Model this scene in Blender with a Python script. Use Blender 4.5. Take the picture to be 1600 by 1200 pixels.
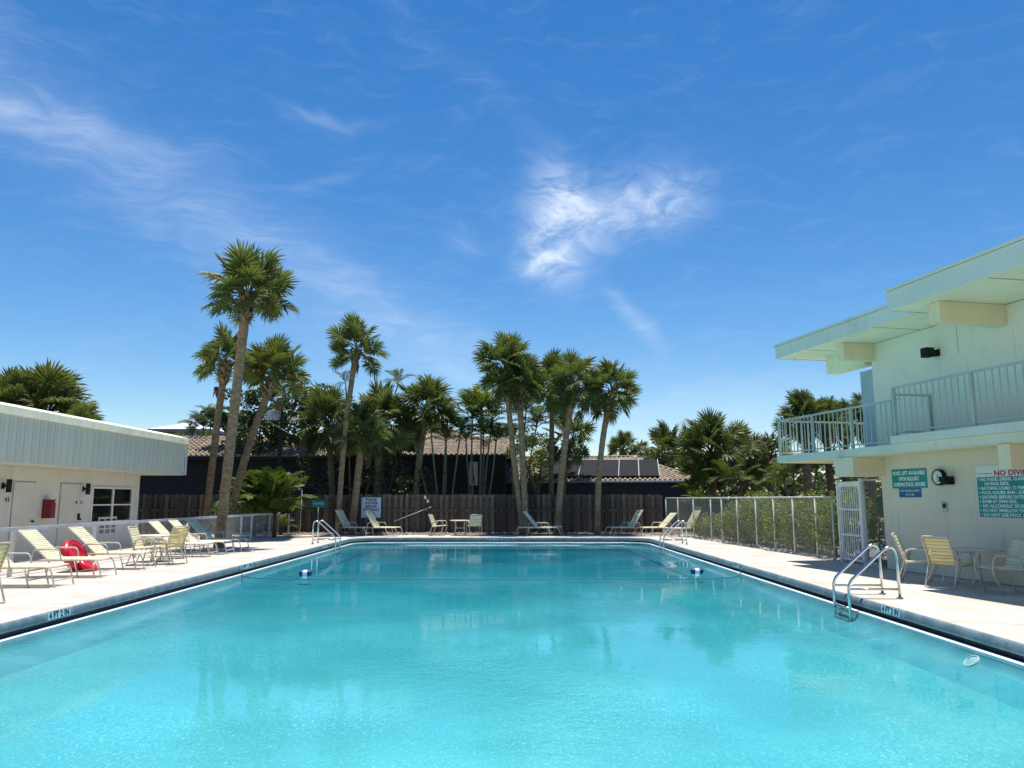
import bpy, bmesh, math, random
from mathutils import Vector, Matrix
R = math.radians
rng = random.Random(7)
for o in list(bpy.data.objects):
    bpy.data.objects.remove(o)
sc = bpy.context.scene
col = sc.collection

# ------------------------------------------------------------------ camera
FPX, CAM_H = 1202.0, 1.55
TH = math.atan(180 / FPX)
cam_d = bpy.data.cameras.new('camera')
cam_d.sensor_width = 36.0
cam_d.lens = FPX / 1600 * 36.0
cam_d.clip_start, cam_d.clip_end = 0.05, 2000
cam = bpy.data.objects.new('camera', cam_d)
col.objects.link(cam)
cam.location = (0, 0, CAM_H)
cam.rotation_euler = (R(90) + TH, 0, 0)
sc.camera = cam
sc.render.resolution_x, sc.render.resolution_y = 1024, 768

# ------------------------------------------------------------------ light, sky, exposure
SUN_TO = Vector((0.02, 0.135, 1)).normalized()
SKY_STRENGTH = 0.087
sun_d = bpy.data.lights.new('sun', 'SUN')
sun_d.energy = 5.0
sun_d.angle = R(0.53)
sun_d.color = (1.0, 0.955, 0.88)
sun = bpy.data.objects.new('sun', sun_d)
col.objects.link(sun)
sun.rotation_euler = SUN_TO.to_track_quat('Z', 'Y').to_euler()
sun.location = SUN_TO * 60
sc.view_settings.view_transform = 'Standard'
sc.view_settings.look = 'None'
sc.view_settings.exposure = 0.5
sc.view_settings.gamma = 1.0
sc.view_settings.use_curve_mapping = False
sc.cycles.use_denoising = True
sc.cycles.max_bounces = 8
sc.cycles.diffuse_bounces = 4
sc.cycles.glossy_bounces = 3
sc.cycles.transmission_bounces = 4
sc.cycles.transparent_max_bounces = 14
sc.cycles.volume_bounces = 0
sc.cycles.caustics_reflective = False
sc.cycles.caustics_refractive = False
sc.cycles.sample_clamp_indirect = 6


class NT:
    """small helper around a node tree"""
    def __init__(s, tree):
        s.t, s.n, s.l = tree, tree.nodes, tree.links

    def add(s, kind, **kw):
        nd = s.n.new(kind)
        for k, v in kw.items():
            setattr(nd, k, v)
        return nd

    def put(s, sock, v):
        if hasattr(v, 'is_output'):
            s.l.new(v, sock)
        else:
            sock.default_value = v

    def m(s, op, a, b=0.0, c=None, clamp=False):
        nd = s.add('ShaderNodeMath', operation=op, use_clamp=clamp)
        s.put(nd.inputs[0], a)
        s.put(nd.inputs[1], b)
        if c is not None:
            s.put(nd.inputs[2], c)
        return nd.outputs[0]

    def noise(s, vec, scale, detail=3.0, rough=0.55, dist=0.0):
        nd = s.add('ShaderNodeTexNoise')
        if vec is not None:
            s.l.new(vec, nd.inputs['Vector'])
        nd.inputs['Scale'].default_value = scale
        nd.inputs['Detail'].default_value = detail
        nd.inputs['Roughness'].default_value = rough
        nd.inputs['Distortion'].default_value = dist
        return nd.outputs['Fac']

    def ramp(s, fac, lo, hi, a=0.0, b=1.0):
        nd = s.add('ShaderNodeMapRange', interpolation_type='SMOOTHSTEP')
        s.put(nd.inputs['Value'], fac)
        for k, v in (('From Min', lo), ('From Max', hi), ('To Min', a), ('To Max', b)):
            nd.inputs[k].default_value = v
        return nd.outputs['Result']

    def mix(s, fac, a, b):
        nd = s.add('ShaderNodeMix', data_type='RGBA')
        s.put(nd.inputs[0], fac)
        for sock, v in ((nd.inputs[6], a), (nd.inputs[7], b)):
            s.put(sock, v if hasattr(v, 'is_output') else (v[0], v[1], v[2], 1))
        return nd.outputs[2]

    def mapping(s, vec, scale, rot=(0, 0, 0)):
        nd = s.add('ShaderNodeMapping')
        s.l.new(vec, nd.inputs['Vector'])
        nd.inputs['Scale'].default_value = scale
        nd.inputs['Rotation'].default_value = rot
        return nd.outputs[0]


def ray(px, py):
    u, v = (px - 800) / FPX, (600 - py) / FPX
    return Vector((u, math.cos(TH) - v * math.sin(TH), math.sin(TH) + v * math.cos(TH)))


def gnd(px, py, z=0.0):
    d = ray(px, py)
    t = (z - CAM_H) / d.z
    return Vector((d.x * t, d.y * t, z))


def atY(px, py, Y):
    d = ray(px, py)
    t = Y / d.y
    return Vector((d.x * t, Y, CAM_H + d.z * t))


def atX(px, py, X):
    d = ray(px, py)
    t = X / d.x
    return Vector((X, d.y * t, CAM_H + d.z * t))


world = bpy.data.worlds.new('World')
sc.world = world
world.use_nodes = True
w = NT(world.node_tree)
w.n.clear()
sky = w.add('ShaderNodeTexSky', sky_type='NISHITA')
sky.sun_disc = False
sky.sun_elevation = math.asin(SUN_TO.z)
sky.sun_rotation = math.atan2(SUN_TO.x, SUN_TO.y)
sky.altitude = 0
sky.air_density = 1.0
sky.dust_density = 0.05
sky.ozone_density = 2.0
hs = w.add('ShaderNodeHueSaturation')
hs.inputs['Saturation'].default_value = 1.36
hs.inputs['Value'].default_value = 1.15
hs.inputs['Hue'].default_value = 0.503
w.l.new(sky.outputs[0], hs.inputs['Color'])
tc = w.add('ShaderNodeTexCoord')
sep = w.add('ShaderNodeSeparateXYZ')
w.l.new(tc.outputs['Generated'], sep.inputs[0])
azm = w.m('ARCTAN2', sep.outputs[0], sep.outputs[1])
elv = w.m('ARCSINE', sep.outputs[2])
cmb = w.add('ShaderNodeCombineXYZ')
w.l.new(azm, cmb.inputs[0])
w.l.new(elv, cmb.inputs[1])
ae = cmb.outputs[0]
warp = w.add('ShaderNodeTexNoise')
warp.inputs['Scale'].default_value = 5.0
warp.inputs['Detail'].default_value = 4.0
w.l.new(ae, warp.inputs['Vector'])
wv = w.add('ShaderNodeVectorMath', operation='MULTIPLY_ADD')
w.l.new(warp.outputs['Color'], wv.inputs[0])
wv.inputs[1].default_value = (0.10, 0.10, 0)
w.l.new(ae, wv.inputs[2])
aw = w.add('ShaderNodeVectorMath', operation='SUBTRACT')
w.l.new(wv.outputs[0], aw.inputs[0])
aw.inputs[1].default_value = (0.05, 0.05, 0)
sw = w.add('ShaderNodeSeparateXYZ')
w.l.new(aw.outputs[0], sw.inputs[0])


def sky_patch(px, py, rx, ry, ang, amp, p=2.0):
    """soft elliptical patch of cirrus round a direction of the sky"""
    d = ray(px, py).normalized()
    a0, e0 = math.atan2(d.x, d.y), math.asin(d.z)
    da, de = w.m('SUBTRACT', sw.outputs[0], a0), w.m('SUBTRACT', sw.outputs[1], e0)
    c, s_ = math.cos(ang), math.sin(ang)
    q1 = w.m('DIVIDE', w.m('ADD', w.m('MULTIPLY', da, c), w.m('MULTIPLY', de, s_)), rx)
    q2 = w.m('DIVIDE', w.m('SUBTRACT', w.m('MULTIPLY', de, c), w.m('MULTIPLY', da, s_)), ry)
    q = w.m('ADD', w.m('MULTIPLY', q1, q1), w.m('MULTIPLY', q2, q2))
    return w.m('MULTIPLY', w.m('EXPONENT', w.m('MULTIPLY', w.m('POWER', q, p / 2), -1.0)), amp)


streak = w.noise(w.mapping(aw.outputs[0], (5.0, 22.0, 1), (0, 0, R(25))), 2.2, 8, 0.64, 0.7)
puff = w.noise(w.mapping(aw.outputs[0], (9.0, 16.0, 1), (0, 0, R(-12))), 1.9, 9, 0.64, 0.7)
bands = [sky_patch(330, 350, 0.40, 0.055, R(-27), 0.30), sky_patch(70, 172, 0.13, 0.020, R(-6), 0.42),
         sky_patch(520, 270, 0.06, 0.008, R(25), 0.16), sky_patch(530, 180, 0.06, 0.009, R(0), 0.22),
         sky_patch(690, 560, 0.25, 0.03, R(-30), 0.20), sky_patch(1120, 640, 0.20, 0.035, R(-5), 0.20),
         sky_patch(740, 130, 0.20, 0.020, R(-38), 0.06), sky_patch(990, 500, 0.055, 0.010, R(-50), 0.42),
         sky_patch(720, 375, 0.03, 0.02, R(0), 0.18)]
tot = bands[0]
for b in bands[1:]:
    tot = w.m('ADD', tot, b)
f1 = w.m('MULTIPLY', tot, w.ramp(streak, 0.25, 0.78, 0.22, 0.62))
mainp = [sky_patch(872, 345, 0.034, 0.062, R(8), 0.95), sky_patch(950, 325, 0.085, 0.036, R(6), 0.62),
         sky_patch(850, 405, 0.030, 0.016, R(-8), 0.6), sky_patch(1040, 300, 0.055, 0.035, R(25), 0.34)]
tm = mainp[0]
for b in mainp[1:]:
    tm = w.m('ADD', tm, b)
f2 = w.m('MULTIPLY', tm, w.ramp(puff, 0.28, 0.74, 0.10, 0.86))
veil = w.m('MULTIPLY', w.ramp(streak, 0.45, 0.8, 0.0, 1.0), 0.05)
cf = w.m('MINIMUM', w.m('ADD', w.m('ADD', f1, f2), veil), 0.88, clamp=True)
skycol = w.mix(cf, hs.outputs[0], (8.0, 8.8, 9.8))
bg = w.add('ShaderNodeBackground')
bg.inputs['Strength'].default_value = SKY_STRENGTH
w.l.new(skycol, bg.inputs['Color'])
wo = w.add('ShaderNodeOutputWorld')
w.l.new(bg.outputs[0], wo.inputs['Surface'])

# ------------------------------------------------------------------ materials
MATS = {}


def mat(name, c, rough=0.6, metal=0.0, var=0.12, scale=3.0, c2=None, bump=0.0, bscale=40.0, stretch=(1, 1, 1),
        spec=0.5, transl=0.0, detail=4.0, perobj=0.0, lo=0.35, hi=0.68):
    mt = bpy.data.materials.new(name)
    mt.use_nodes = True
    t = NT(mt.node_tree)
    t.n.clear()
    out = t.add('ShaderNodeOutputMaterial')
    tcn = t.add('ShaderNodeTexCoord')
    vec = t.mapping(tcn.outputs['Object'], stretch)
    n1 = t.noise(vec, scale, detail)
    if c2 is None:
        c2 = tuple(min(1, x * (1 + var * 1.6)) for x in c)
        c1 = tuple(x * (1 - var) for x in c)
    else:
        c1 = c
    cc = t.mix(t.ramp(n1, lo, hi), c1, c2)
    if perobj:
        oi = t.add('ShaderNodeObjectInfo')
        h = t.add('ShaderNodeHueSaturation')
        t.l.new(cc, h.inputs['Color'])
        t.l.new(t.m('ADD', t.m('MULTIPLY', oi.outputs['Random'], perobj * 2), 1 - perobj), h.inputs['Value'])
        t.l.new(t.m('ADD', t.m('MULTIPLY', oi.outputs['Random'], 0.02), 0.49), h.inputs['Hue'])
        cc = h.outputs[0]
    bs = t.add('ShaderNodeBsdfPrincipled')
    t.l.new(cc, bs.inputs['Base Color'])
    bs.inputs['Roughness'].default_value = rough
    bs.inputs['Metallic'].default_value = metal
    bs.inputs['Specular IOR Level'].default_value = spec
    if bump:
        bp_ = t.add('ShaderNodeBump')
        bp_.inputs['Strength'].default_value = bump
        bp_.inputs['Distance'].default_value = 0.02
        t.l.new(t.noise(vec, bscale, 5), bp_.inputs['Height'])
        t.l.new(bp_.outputs[0], bs.inputs['Normal'])
    sh = bs.outputs[0]
    if transl:
        tr = t.add('ShaderNodeBsdfTranslucent')
        t.l.new(t.mix(0.5, cc, (0.16, 0.22, 0.02)), tr.inputs['Color'])
        mx = t.add('ShaderNodeMixShader')
        mx.inputs[0].default_value = transl
        t.l.new(sh, mx.inputs[1])
        t.l.new(tr.outputs[0], mx.inputs[2])
        sh = mx.outputs[0]
    t.l.new(sh, out.inputs['Surface'])
    MATS[name] = mt
    return mt


M = MATS
mat('frond_green', (0.088, 0.106, 0.024), 0.52, c2=(0.150, 0.168, 0.044), scale=2.2, transl=0.34, perobj=0.34, spec=0.35)
mat('frond_yellow', (0.11, 0.125, 0.015), 0.45, c2=(0.18, 0.19, 0.03), scale=2.2, transl=0.25, perobj=0.25)
mat('frond_dark', (0.064, 0.082, 0.021), 0.52, c2=(0.122, 0.140, 0.038), scale=2.2, transl=0.3, perobj=0.34, spec=0.35)
mat('frond_dead', (0.13, 0.085, 0.04), 0.8, c2=(0.22, 0.16, 0.085), scale=4, perobj=0.25)
mat('feather_green', (0.05, 0.085, 0.012), 0.6, c2=(0.11, 0.15, 0.02), scale=3, transl=0.25, perobj=0.3, spec=0.25)
mat('feather_yellow', (0.14, 0.16, 0.012), 0.6, c2=(0.24, 0.24, 0.03), scale=3, transl=0.3, perobj=0.25, spec=0.25)
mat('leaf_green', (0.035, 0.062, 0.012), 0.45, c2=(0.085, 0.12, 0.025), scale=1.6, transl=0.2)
mat('hedge_green', (0.14, 0.17, 0.03), 0.5, c2=(0.30, 0.32, 0.08), scale=2.5, transl=0.35, spec=0.3)
mat('hedge_bright', (0.06, 0.12, 0.012), 0.45, c2=(0.14, 0.22, 0.03), scale=2.5, transl=0.25)
mat('palm_bark', (0.22, 0.135, 0.072), 0.9, c2=(0.36, 0.245, 0.145), scale=5, stretch=(1, 1, 2.2), bump=0.6, bscale=16)
mat('palm_bark_dark', (0.13, 0.078, 0.042), 0.9, c2=(0.23, 0.15, 0.085), scale=5, stretch=(1, 1, 2.2), bump=0.6, bscale=16)
mat('leaf_base', (0.10, 0.055, 0.03), 0.9, c2=(0.26, 0.19, 0.11), scale=7)
mat('thin_stem', (0.12, 0.115, 0.07), 0.7, c2=(0.2, 0.19, 0.13), scale=6)
mat('dark_bark', (0.07, 0.05, 0.035), 0.9, c2=(0.12, 0.09, 0.07), scale=8)
mat('deck_concrete', (0.44, 0.39, 0.335), 0.85, c2=(0.55, 0.505, 0.445), scale=0.9, detail=7, bump=0.25, bscale=60)
mat('wall_cream', (0.69, 0.62, 0.47), 0.85, c2=(0.74, 0.67, 0.52), scale=0.8, detail=6, bump=0.12, bscale=30)
mat('wall_mint', (0.80, 0.76, 0.64), 0.85, c2=(0.83, 0.79, 0.67), scale=0.8, detail=6, bump=0.1, bscale=30)
mat('beam_cream', (0.80, 0.68, 0.45), 0.85, c2=(0.83, 0.72, 0.49), scale=1.2, detail=6)
mat('soffit_paint', (0.80, 0.78, 0.58), 0.85, var=0.04, scale=1.0, detail=5)
mat('fascia_mint', (0.75, 0.73, 0.61), 0.75, c2=(0.79, 0.77, 0.65), scale=1.2, detail=6)
mat('slab_blue', (0.64, 0.64, 0.52), 0.8, c2=(0.70, 0.70, 0.58), scale=1.2, detail=6)
mat('rail_blue', (0.42, 0.46, 0.42), 0.45, c2=(0.48, 0.52, 0.48), scale=2)
mat('panel_blue', (0.38, 0.47, 0.52), 0.7, var=0.05, scale=2)
mat('roof_cap', (0.82, 0.78, 0.58), 0.7, var=0.05, scale=2, detail=6)
mat('siding', (0.61, 0.585, 0.475), 0.6, c2=(0.66, 0.635, 0.525), scale=2.5, stretch=(1, 1, 0.3), perobj=0.04)
mat('motel_wall', (0.66, 0.615, 0.515), 0.85, c2=(0.71, 0.665, 0.565), scale=1.0, detail=6)
mat('door_white', (0.66, 0.61, 0.50), 0.5, var=0.03)
mat('seam_dark', (0.32, 0.29, 0.24), 0.8)
mat('white_paint', (0.78, 0.78, 0.76), 0.4, var=0.05)
mat('fence_white', (0.62, 0.64, 0.66), 0.4, var=0.07, scale=4)
mat('galvanised', (0.50, 0.51, 0.49), 0.45, 0.0, var=0.12, scale=6)
mat('wire_grey', (0.30, 0.30, 0.26), 0.5, 0.0, var=0.1)
mat('black_metal', (0.008, 0.008, 0.009), 0.6, spec=0.25)
mat('dark_glass', (0.01, 0.012, 0.014), 0.06, spec=0.8)
mat('red_enamel', (0.20, 0.010, 0.014), 0.4, var=0.1)
mat('red_plastic', (0.55, 0.008, 0.03), 0.32, var=0.08)
mat('pink_cloth', (0.62, 0.20, 0.22), 0.8, c2=(0.75, 0.42, 0.42), scale=9)
mat('frame_taupe', (0.50, 0.45, 0.37), 0.38, c2=(0.58, 0.53, 0.45), scale=6)
mat('strap_cream', (0.66, 0.62, 0.395), 0.42, c2=(0.73, 0.69, 0.465), scale=3, perobj=0.08)
mat('strap_yellow', (0.66, 0.53, 0.205), 0.42, c2=(0.71, 0.58, 0.25), scale=3, perobj=0.08)
mat('strap_pale', (0.82, 0.73, 0.48), 0.5, var=0.05, scale=3, perobj=0.08)
mat('towel_white', (0.80, 0.80, 0.76), 0.9, c2=(0.45, 0.47, 0.40), scale=5, lo=0.5, hi=0.62)  # darker patches paint leaf shadows onto the white cloth
mat('towel_yellow', (0.80, 0.78, 0.48), 0.9, c2=(0.84, 0.82, 0.6), scale=5)
mat('table_top', (0.60, 0.55, 0.46), 0.4, var=0.06)
mat('plastic_white', (0.72, 0.68, 0.60), 0.5, var=0.04)
mat('chrome', (0.62, 0.62, 0.62), 0.14, 1.0, var=0.03)
mat('coping_blue', (0.085, 0.15, 0.18), 0.65, c2=(0.17, 0.23, 0.255), scale=5, detail=7, bump=0.3, bscale=50)
mat('recess_tile', (0.02, 0.05, 0.09), 0.35, c2=(0.03, 0.08, 0.14), scale=6)
mat('gutter_white', (0.72, 0.80, 0.82), 0.4, var=0.04)
mat('marker_tile', (0.45, 0.70, 0.74), 0.3, var=0.04)
mat('ink_navy', (0.01, 0.015, 0.05), 0.5)
mat('ink_black', (0.012, 0.012, 0.012), 0.6)
mat('ink_white', (0.80, 0.84, 0.82), 0.5)
mat('ink_red', (0.42, 0.01, 0.03), 0.5)
mat('ink_teal', (0.0, 0.22, 0.19), 0.5)
mat('sign_teal', (0.0, 0.25, 0.225), 0.4, var=0.06)
mat('sign_blue', (0.01, 0.11, 0.22), 0.4, var=0.06)
mat('sign_white', (0.62, 0.70, 0.86), 0.4, var=0.03)
mat('sign_board_white', (0.70, 0.73, 0.70), 0.4, var=0.04)
mat('clock_face', (0.74, 0.76, 0.68), 0.4, var=0.03)
mat('outlet_beige', (0.46, 0.42, 0.32), 0.5)
mat('fence_wood', (0.085, 0.062, 0.045), 0.9, c2=(0.16, 0.125, 0.095), scale=3, stretch=(6, 6, 0.5), perobj=0.5, bump=0.3, bscale=20)
mat('roof_tile', (0.19, 0.145, 0.10), 0.85, c2=(0.33, 0.27, 0.20), scale=2.2, detail=6)
mat('roof_under', (0.10, 0.07, 0.05), 0.9)
mat('house_navy', (0.026, 0.030, 0.055), 0.8, var=0.1)
mat('house_grey', (0.16, 0.19, 0.22), 0.8, var=0.08)
mat('house_black', (0.013, 0.013, 0.017), 0.8, var=0.1)
mat('metal_roof_white', (0.80, 0.82, 0.84), 0.4, var=0.03)
mat('solar_black', (0.010, 0.010, 0.011), 0.75, var=0.15, scale=2, spec=0.15)
mat('ground_earth', (0.09, 0.085, 0.05), 0.95, c2=(0.15, 0.14, 0.08), scale=0.3, detail=6)
mat('bed_mulch', (0.10, 0.075, 0.05), 0.95, c2=(0.30, 0.25, 0.19), scale=3.5, detail=8, bump=0.8, bscale=14)
mat('litter', (0.30, 0.24, 0.16), 0.9, c2=(0.50, 0.44, 0.34), scale=6)
mat('driveway_asphalt', (0.13, 0.125, 0.12), 0.9, var=0.2, scale=2, detail=6)
mat('gravel_white', (0.50, 0.47, 0.42), 0.9, c2=(0.66, 0.63, 0.57), scale=9)
mat('rope_dark', (0.03, 0.10, 0.13), 0.6)
mat('float_blue', (0.01, 0.02, 0.12), 0.35)
mat('float_white', (0.8, 0.8, 0.82), 0.35)
mat('drum_white', (0.62, 0.62, 0.62), 0.5, var=0.05)

# rain streaks and grime on painted plaster and trim
for nm, amt in (('wall_cream', 0.5), ('wall_mint', 0.45), ('beam_cream', 0.4), ('soffit_paint', 0.35), ('fascia_mint', 0.45), ('slab_blue', 0.5), ('motel_wall', 0.5), ('siding', 0.5), ('roof_cap', 0.5), ('door_white', 0.3)):
    t = NT(M[nm].node_tree)
    bsd = [n for n in t.n if n.type == 'BSDF_PRINCIPLED'][0]
    src = bsd.inputs['Base Color'].links[0].from_socket
    tcd = [n for n in t.n if n.type == 'TEX_COORD'][0]
    a_ = t.noise(t.mapping(tcd.outputs['Object'], (7, 7, 0.55)), 1.0, 5, 0.65)
    b_ = t.noise(tcd.outputs['Object'], 1.3, 5, 0.6)
    g_ = t.m('MULTIPLY', t.m('ADD', t.ramp(a_, 0.55, 0.75), t.ramp(b_, 0.58, 0.74)), amt * 0.5, clamp=True)
    t.l.new(t.mix(g_, src, (0.22, 0.20, 0.15)), bsd.inputs['Base Color'])

# deck: faint stains, hairline cracks and a few scuffs on top of the mottling
t = NT(M['deck_concrete'].node_tree)
bsd = [n for n in t.n if n.type == 'BSDF_PRINCIPLED'][0]
src = bsd.inputs['Base Color'].links[0].from_socket
tcd = [n for n in t.n if n.type == 'TEX_COORD'][0]
st = t.noise(t.mapping(tcd.outputs['Object'], (0.5, 2.6, 1)), 1.7, 6, 0.6)
st2 = t.noise(tcd.outputs['Object'], 0.45, 3)
fac = t.m('MULTIPLY', t.ramp(st, 0.57, 0.68), t.ramp(st2, 0.42, 0.58))
c1 = t.mix(t.m('MULTIPLY', fac, 0.8), src, (0.22, 0.16, 0.12))
vor = t.add('ShaderNodeTexVoronoi', feature='DISTANCE_TO_EDGE')
wob = t.add('ShaderNodeVectorMath', operation='MULTIPLY_ADD')
nz = t.add('ShaderNodeTexNoise')
nz.inputs['Scale'].default_value = 1.2
t.l.new(tcd.outputs['Object'], nz.inputs['Vector'])
t.l.new(nz.outputs['Color'], wob.inputs[0])
wob.inputs[1].default_value = (1.2, 1.2, 0)
t.l.new(tcd.outputs['Object'], wob.inputs[2])
t.l.new(wob.outputs[0], vor.inputs['Vector'])
vor.inputs['Scale'].default_value = 0.33
crack = t.m('MULTIPLY', t.ramp(vor.outputs['Distance'], 0.0, 0.006, 1, 0), t.ramp(st2, 0.4, 0.65, 0.1, 0.7))
c1 = t.mix(crack, c1, (0.22, 0.18, 0.14))
t.l.new(c1, bsd.inputs['Base Color'])

# pool plaster: aqua marcite, mottling painted to stand for caustic and ripple light
mat('pool_side', (0.085, 0.40, 0.46), 0.8, c2=(0.13, 0.48, 0.54), scale=2.0, detail=5)
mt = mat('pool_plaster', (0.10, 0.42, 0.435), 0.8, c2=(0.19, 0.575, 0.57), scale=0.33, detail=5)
t = NT(mt.node_tree)
bsd = [n for n in t.n if n.type == 'BSDF_PRINCIPLED'][0]
src = bsd.inputs['Base Color'].links[0].from_socket
tcd = [n for n in t.n if n.type == 'TEX_COORD'][0]
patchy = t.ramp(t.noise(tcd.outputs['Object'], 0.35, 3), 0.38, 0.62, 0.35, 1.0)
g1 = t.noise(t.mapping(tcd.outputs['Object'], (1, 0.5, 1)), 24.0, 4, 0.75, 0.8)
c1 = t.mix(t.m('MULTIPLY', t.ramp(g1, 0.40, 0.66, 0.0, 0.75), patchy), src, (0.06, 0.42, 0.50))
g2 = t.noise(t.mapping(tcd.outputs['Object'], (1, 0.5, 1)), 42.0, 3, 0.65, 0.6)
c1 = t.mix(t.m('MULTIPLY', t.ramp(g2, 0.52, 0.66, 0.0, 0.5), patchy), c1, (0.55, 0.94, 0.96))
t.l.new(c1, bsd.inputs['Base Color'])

# water: clear, Fresnel reflection over an absorbing body
mt = bpy.data.materials.new('pool_water')
mt.use_nodes = True
t = NT(mt.node_tree)
t.n.clear()
tcd = t.add('ShaderNodeTexCoord')
ob = tcd.outputs['Object']
rip1 = t.noise(t.mapping(ob, (1, 0.8, 1)), 9.0, 4, 0.6, 0.4)
rip2 = t.noise(t.mapping(ob, (1, 0.7, 1), (0, 0, 0.5)), 1.6, 2, 0.5, 0.3)
rip3 = t.noise(ob, 22.0, 2, 0.5)
calm = t.ramp(t.noise(ob, 0.22, 2), 0.44, 0.60, 0.04, 1.0)
hgt = t.m('ADD', t.m('MULTIPLY', t.m('ADD', t.m('MULTIPLY', rip1, 0.0095), t.m('MULTIPLY', rip3, 0.0035)), calm), t.m('MULTIPLY', rip2, 0.0035))
bp_ = t.add('ShaderNodeBump')
bp_.inputs['Strength'].default_value = 1.0
bp_.inputs['Distance'].default_value = 1.0
t.l.new(hgt, bp_.inputs['Height'])
fr = t.add('ShaderNodeFresnel')
fr.inputs['IOR'].default_value = 1.33
t.l.new(bp_.outputs[0], fr.inputs['Normal'])
gl = t.add('ShaderNodeBsdfGlossy')
gl.inputs['Roughness'].default_value = 0.02
t.l.new(bp_.outputs[0], gl.inputs['Normal'])
tp = t.add('ShaderNodeBsdfTransparent')
mx = t.add('ShaderNodeMixShader')
t.l.new(fr.outputs[0], mx.inputs[0])
t.l.new(tp.outputs[0], mx.inputs[1])
t.l.new(gl.outputs[0], mx.inputs[2])
va = t.add('ShaderNodeVolumeAbsorption')
va.inputs['Color'].default_value = (0.02, 0.70, 0.81, 1)
va.inputs['Density'].default_value = 0.85
out = t.add('ShaderNodeOutputMaterial')
t.l.new(mx.outputs[0], out.inputs['Surface'])
t.l.new(va.outputs[0], out.inputs['Volume'])
M['pool_water'] = mt


# ------------------------------------------------------------------ mesh builder
class MB:
    def __init__(s):
        s.v, s.f = [], []

    def quad(s, *pts):
        i = len(s.v)
        s.v += [tuple(p) for p in pts]
        s.f.append(tuple(range(i, i + len(pts))))
        return s

    def hexa(s, p):
        i = len(s.v)
        s.v += [tuple(q) for q in p]
        for f in ((0, 3, 2, 1), (4, 5, 6, 7), (0, 1, 5, 4), (1, 2, 6, 5), (2, 3, 7, 6), (3, 0, 4, 7)):
            s.f.append(tuple(i + k for k in f))
        return s

    def box(s, x0, x1, y0, y1, z0, z1, mtx=None):
        p = [Vector(q) for q in ((x0, y0, z0), (x1, y0, z0), (x1, y1, z0), (x0, y1, z0), (x0, y0, z1), (x1, y0, z1), (x1, y1, z1), (x0, y1, z1))]
        if mtx is not None:
            p = [mtx @ q for q in p]
        return s.hexa(p)

    def tube(s, path, r, n=8, cap=True):
        path = [Vector(p) for p in path]
        rs = r if isinstance(r, (list, tuple)) else [r] * len(path)
        ref = None
        i0 = len(s.v)
        for k, p in enumerate(path):
            a = path[max(k - 1, 0)]
            b = path[min(k + 1, len(path) - 1)]
            tg = (b - a).normalized()
            if ref is None:
                ref = Vector((0, 0, 1)) if abs(tg.z) < 0.9 else Vector((1, 0, 0))
                ref = (ref - tg * ref.dot(tg)).normalized()
            else:
                ref = (ref - tg * ref.dot(tg)).normalized()
            bn = tg.cross(ref)
            for j in range(n):
                an = 2 * math.pi * j / n
                s.v.append(tuple(p + (ref * math.cos(an) + bn * math.sin(an)) * rs[k]))
        for k in range(len(path) - 1):
            for j in range(n):
                a, b = i0 + k * n + j, i0 + k * n + (j + 1) % n
                s.f.append((a, b, b + n, a + n))
        if cap:
            s.f.append(tuple(i0 + j for j in reversed(range(n))))
            e = i0 + (len(path) - 1) * n
            s.f.append(tuple(e + j for j in range(n)))
        return s

    def lathe(s, prof, n=24, mtx=None):
        i0 = len(s.v)
        for r, z in prof:
            for j in range(n):
                a = 2 * math.pi * j / n
                q = Vector((r * math.cos(a), r * math.sin(a), z))
                s.v.append(tuple(mtx @ q if mtx is not None else q))
        for k in range(len(prof) - 1):
            for j in range(n):
                a, b = i0 + k * n + j, i0 + k * n + (j + 1) % n
                s.f.append((a, b, b + n, a + n))
        return s

    def mesh(s, name, m, smooth=False):
        me = bpy.data.meshes.new(name)
        me.from_pydata(s.v, [], s.f)
        me.materials.append(m)
        if smooth:
            me.polygons.foreach_set('use_smooth', [True] * len(me.polygons))
        me.update()
        return me

    def build(s, name, m, parent=None, smooth=False, **props):
        o = bpy.data.objects.new(name, s.mesh(name, m, smooth))
        col.objects.link(o)
        if parent is not None:
            o.parent = parent
        for k, v in props.items():
            o[k] = v
        return o


def inst(name, mesh, parent=None, mtx=None):
    o = bpy.data.objects.new(name, mesh)
    col.objects.link(o)
    if parent is not None:
        o.parent = parent
    if mtx is not None:
        o.matrix_local = mtx
    return o


def thing(name, label, cat, loc=(0, 0, 0), rz=0.0, group=None, mtx=None):
    o = bpy.data.objects.new(name, None)
    o.empty_display_size = 0.2
    col.objects.link(o)
    o.location = loc
    o.rotation_euler = (0, 0, rz)
    if mtx is not None:
        o.matrix_world = mtx
    o['label'] = label
    o['category'] = cat
    if group:
        o['group'] = group
    return o


def tag(o, label, cat, group=None):
    o['label'] = label
    o['category'] = cat
    if group:
        o['group'] = group
    return o


def copy_tree(o, parent=None):
    c = o.copy()
    col.objects.link(c)
    if parent is not None:
        c.parent = parent
    for ch in CHILD.get(o.name, ()):
        copy_tree(ch, c)
    return c


CHILD = {}


def index_children(root):
    for o in [x for x in bpy.data.objects if x.parent is not None]:
        CHILD.setdefault(o.parent.name, [])
        if o not in CHILD[o.parent.name]:
            CHILD[o.parent.name].append(o)


def arc(p0, pc, p1, n=6):
    """quadratic bend from p0 to p1 round corner pc"""
    p0, pc, p1 = Vector(p0), Vector(pc), Vector(p1)
    return [p0 * (1 - k / n) ** 2 + pc * 2 * (k / n) * (1 - k / n) + p1 * (k / n) ** 2 for k in range(n + 1)]


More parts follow.
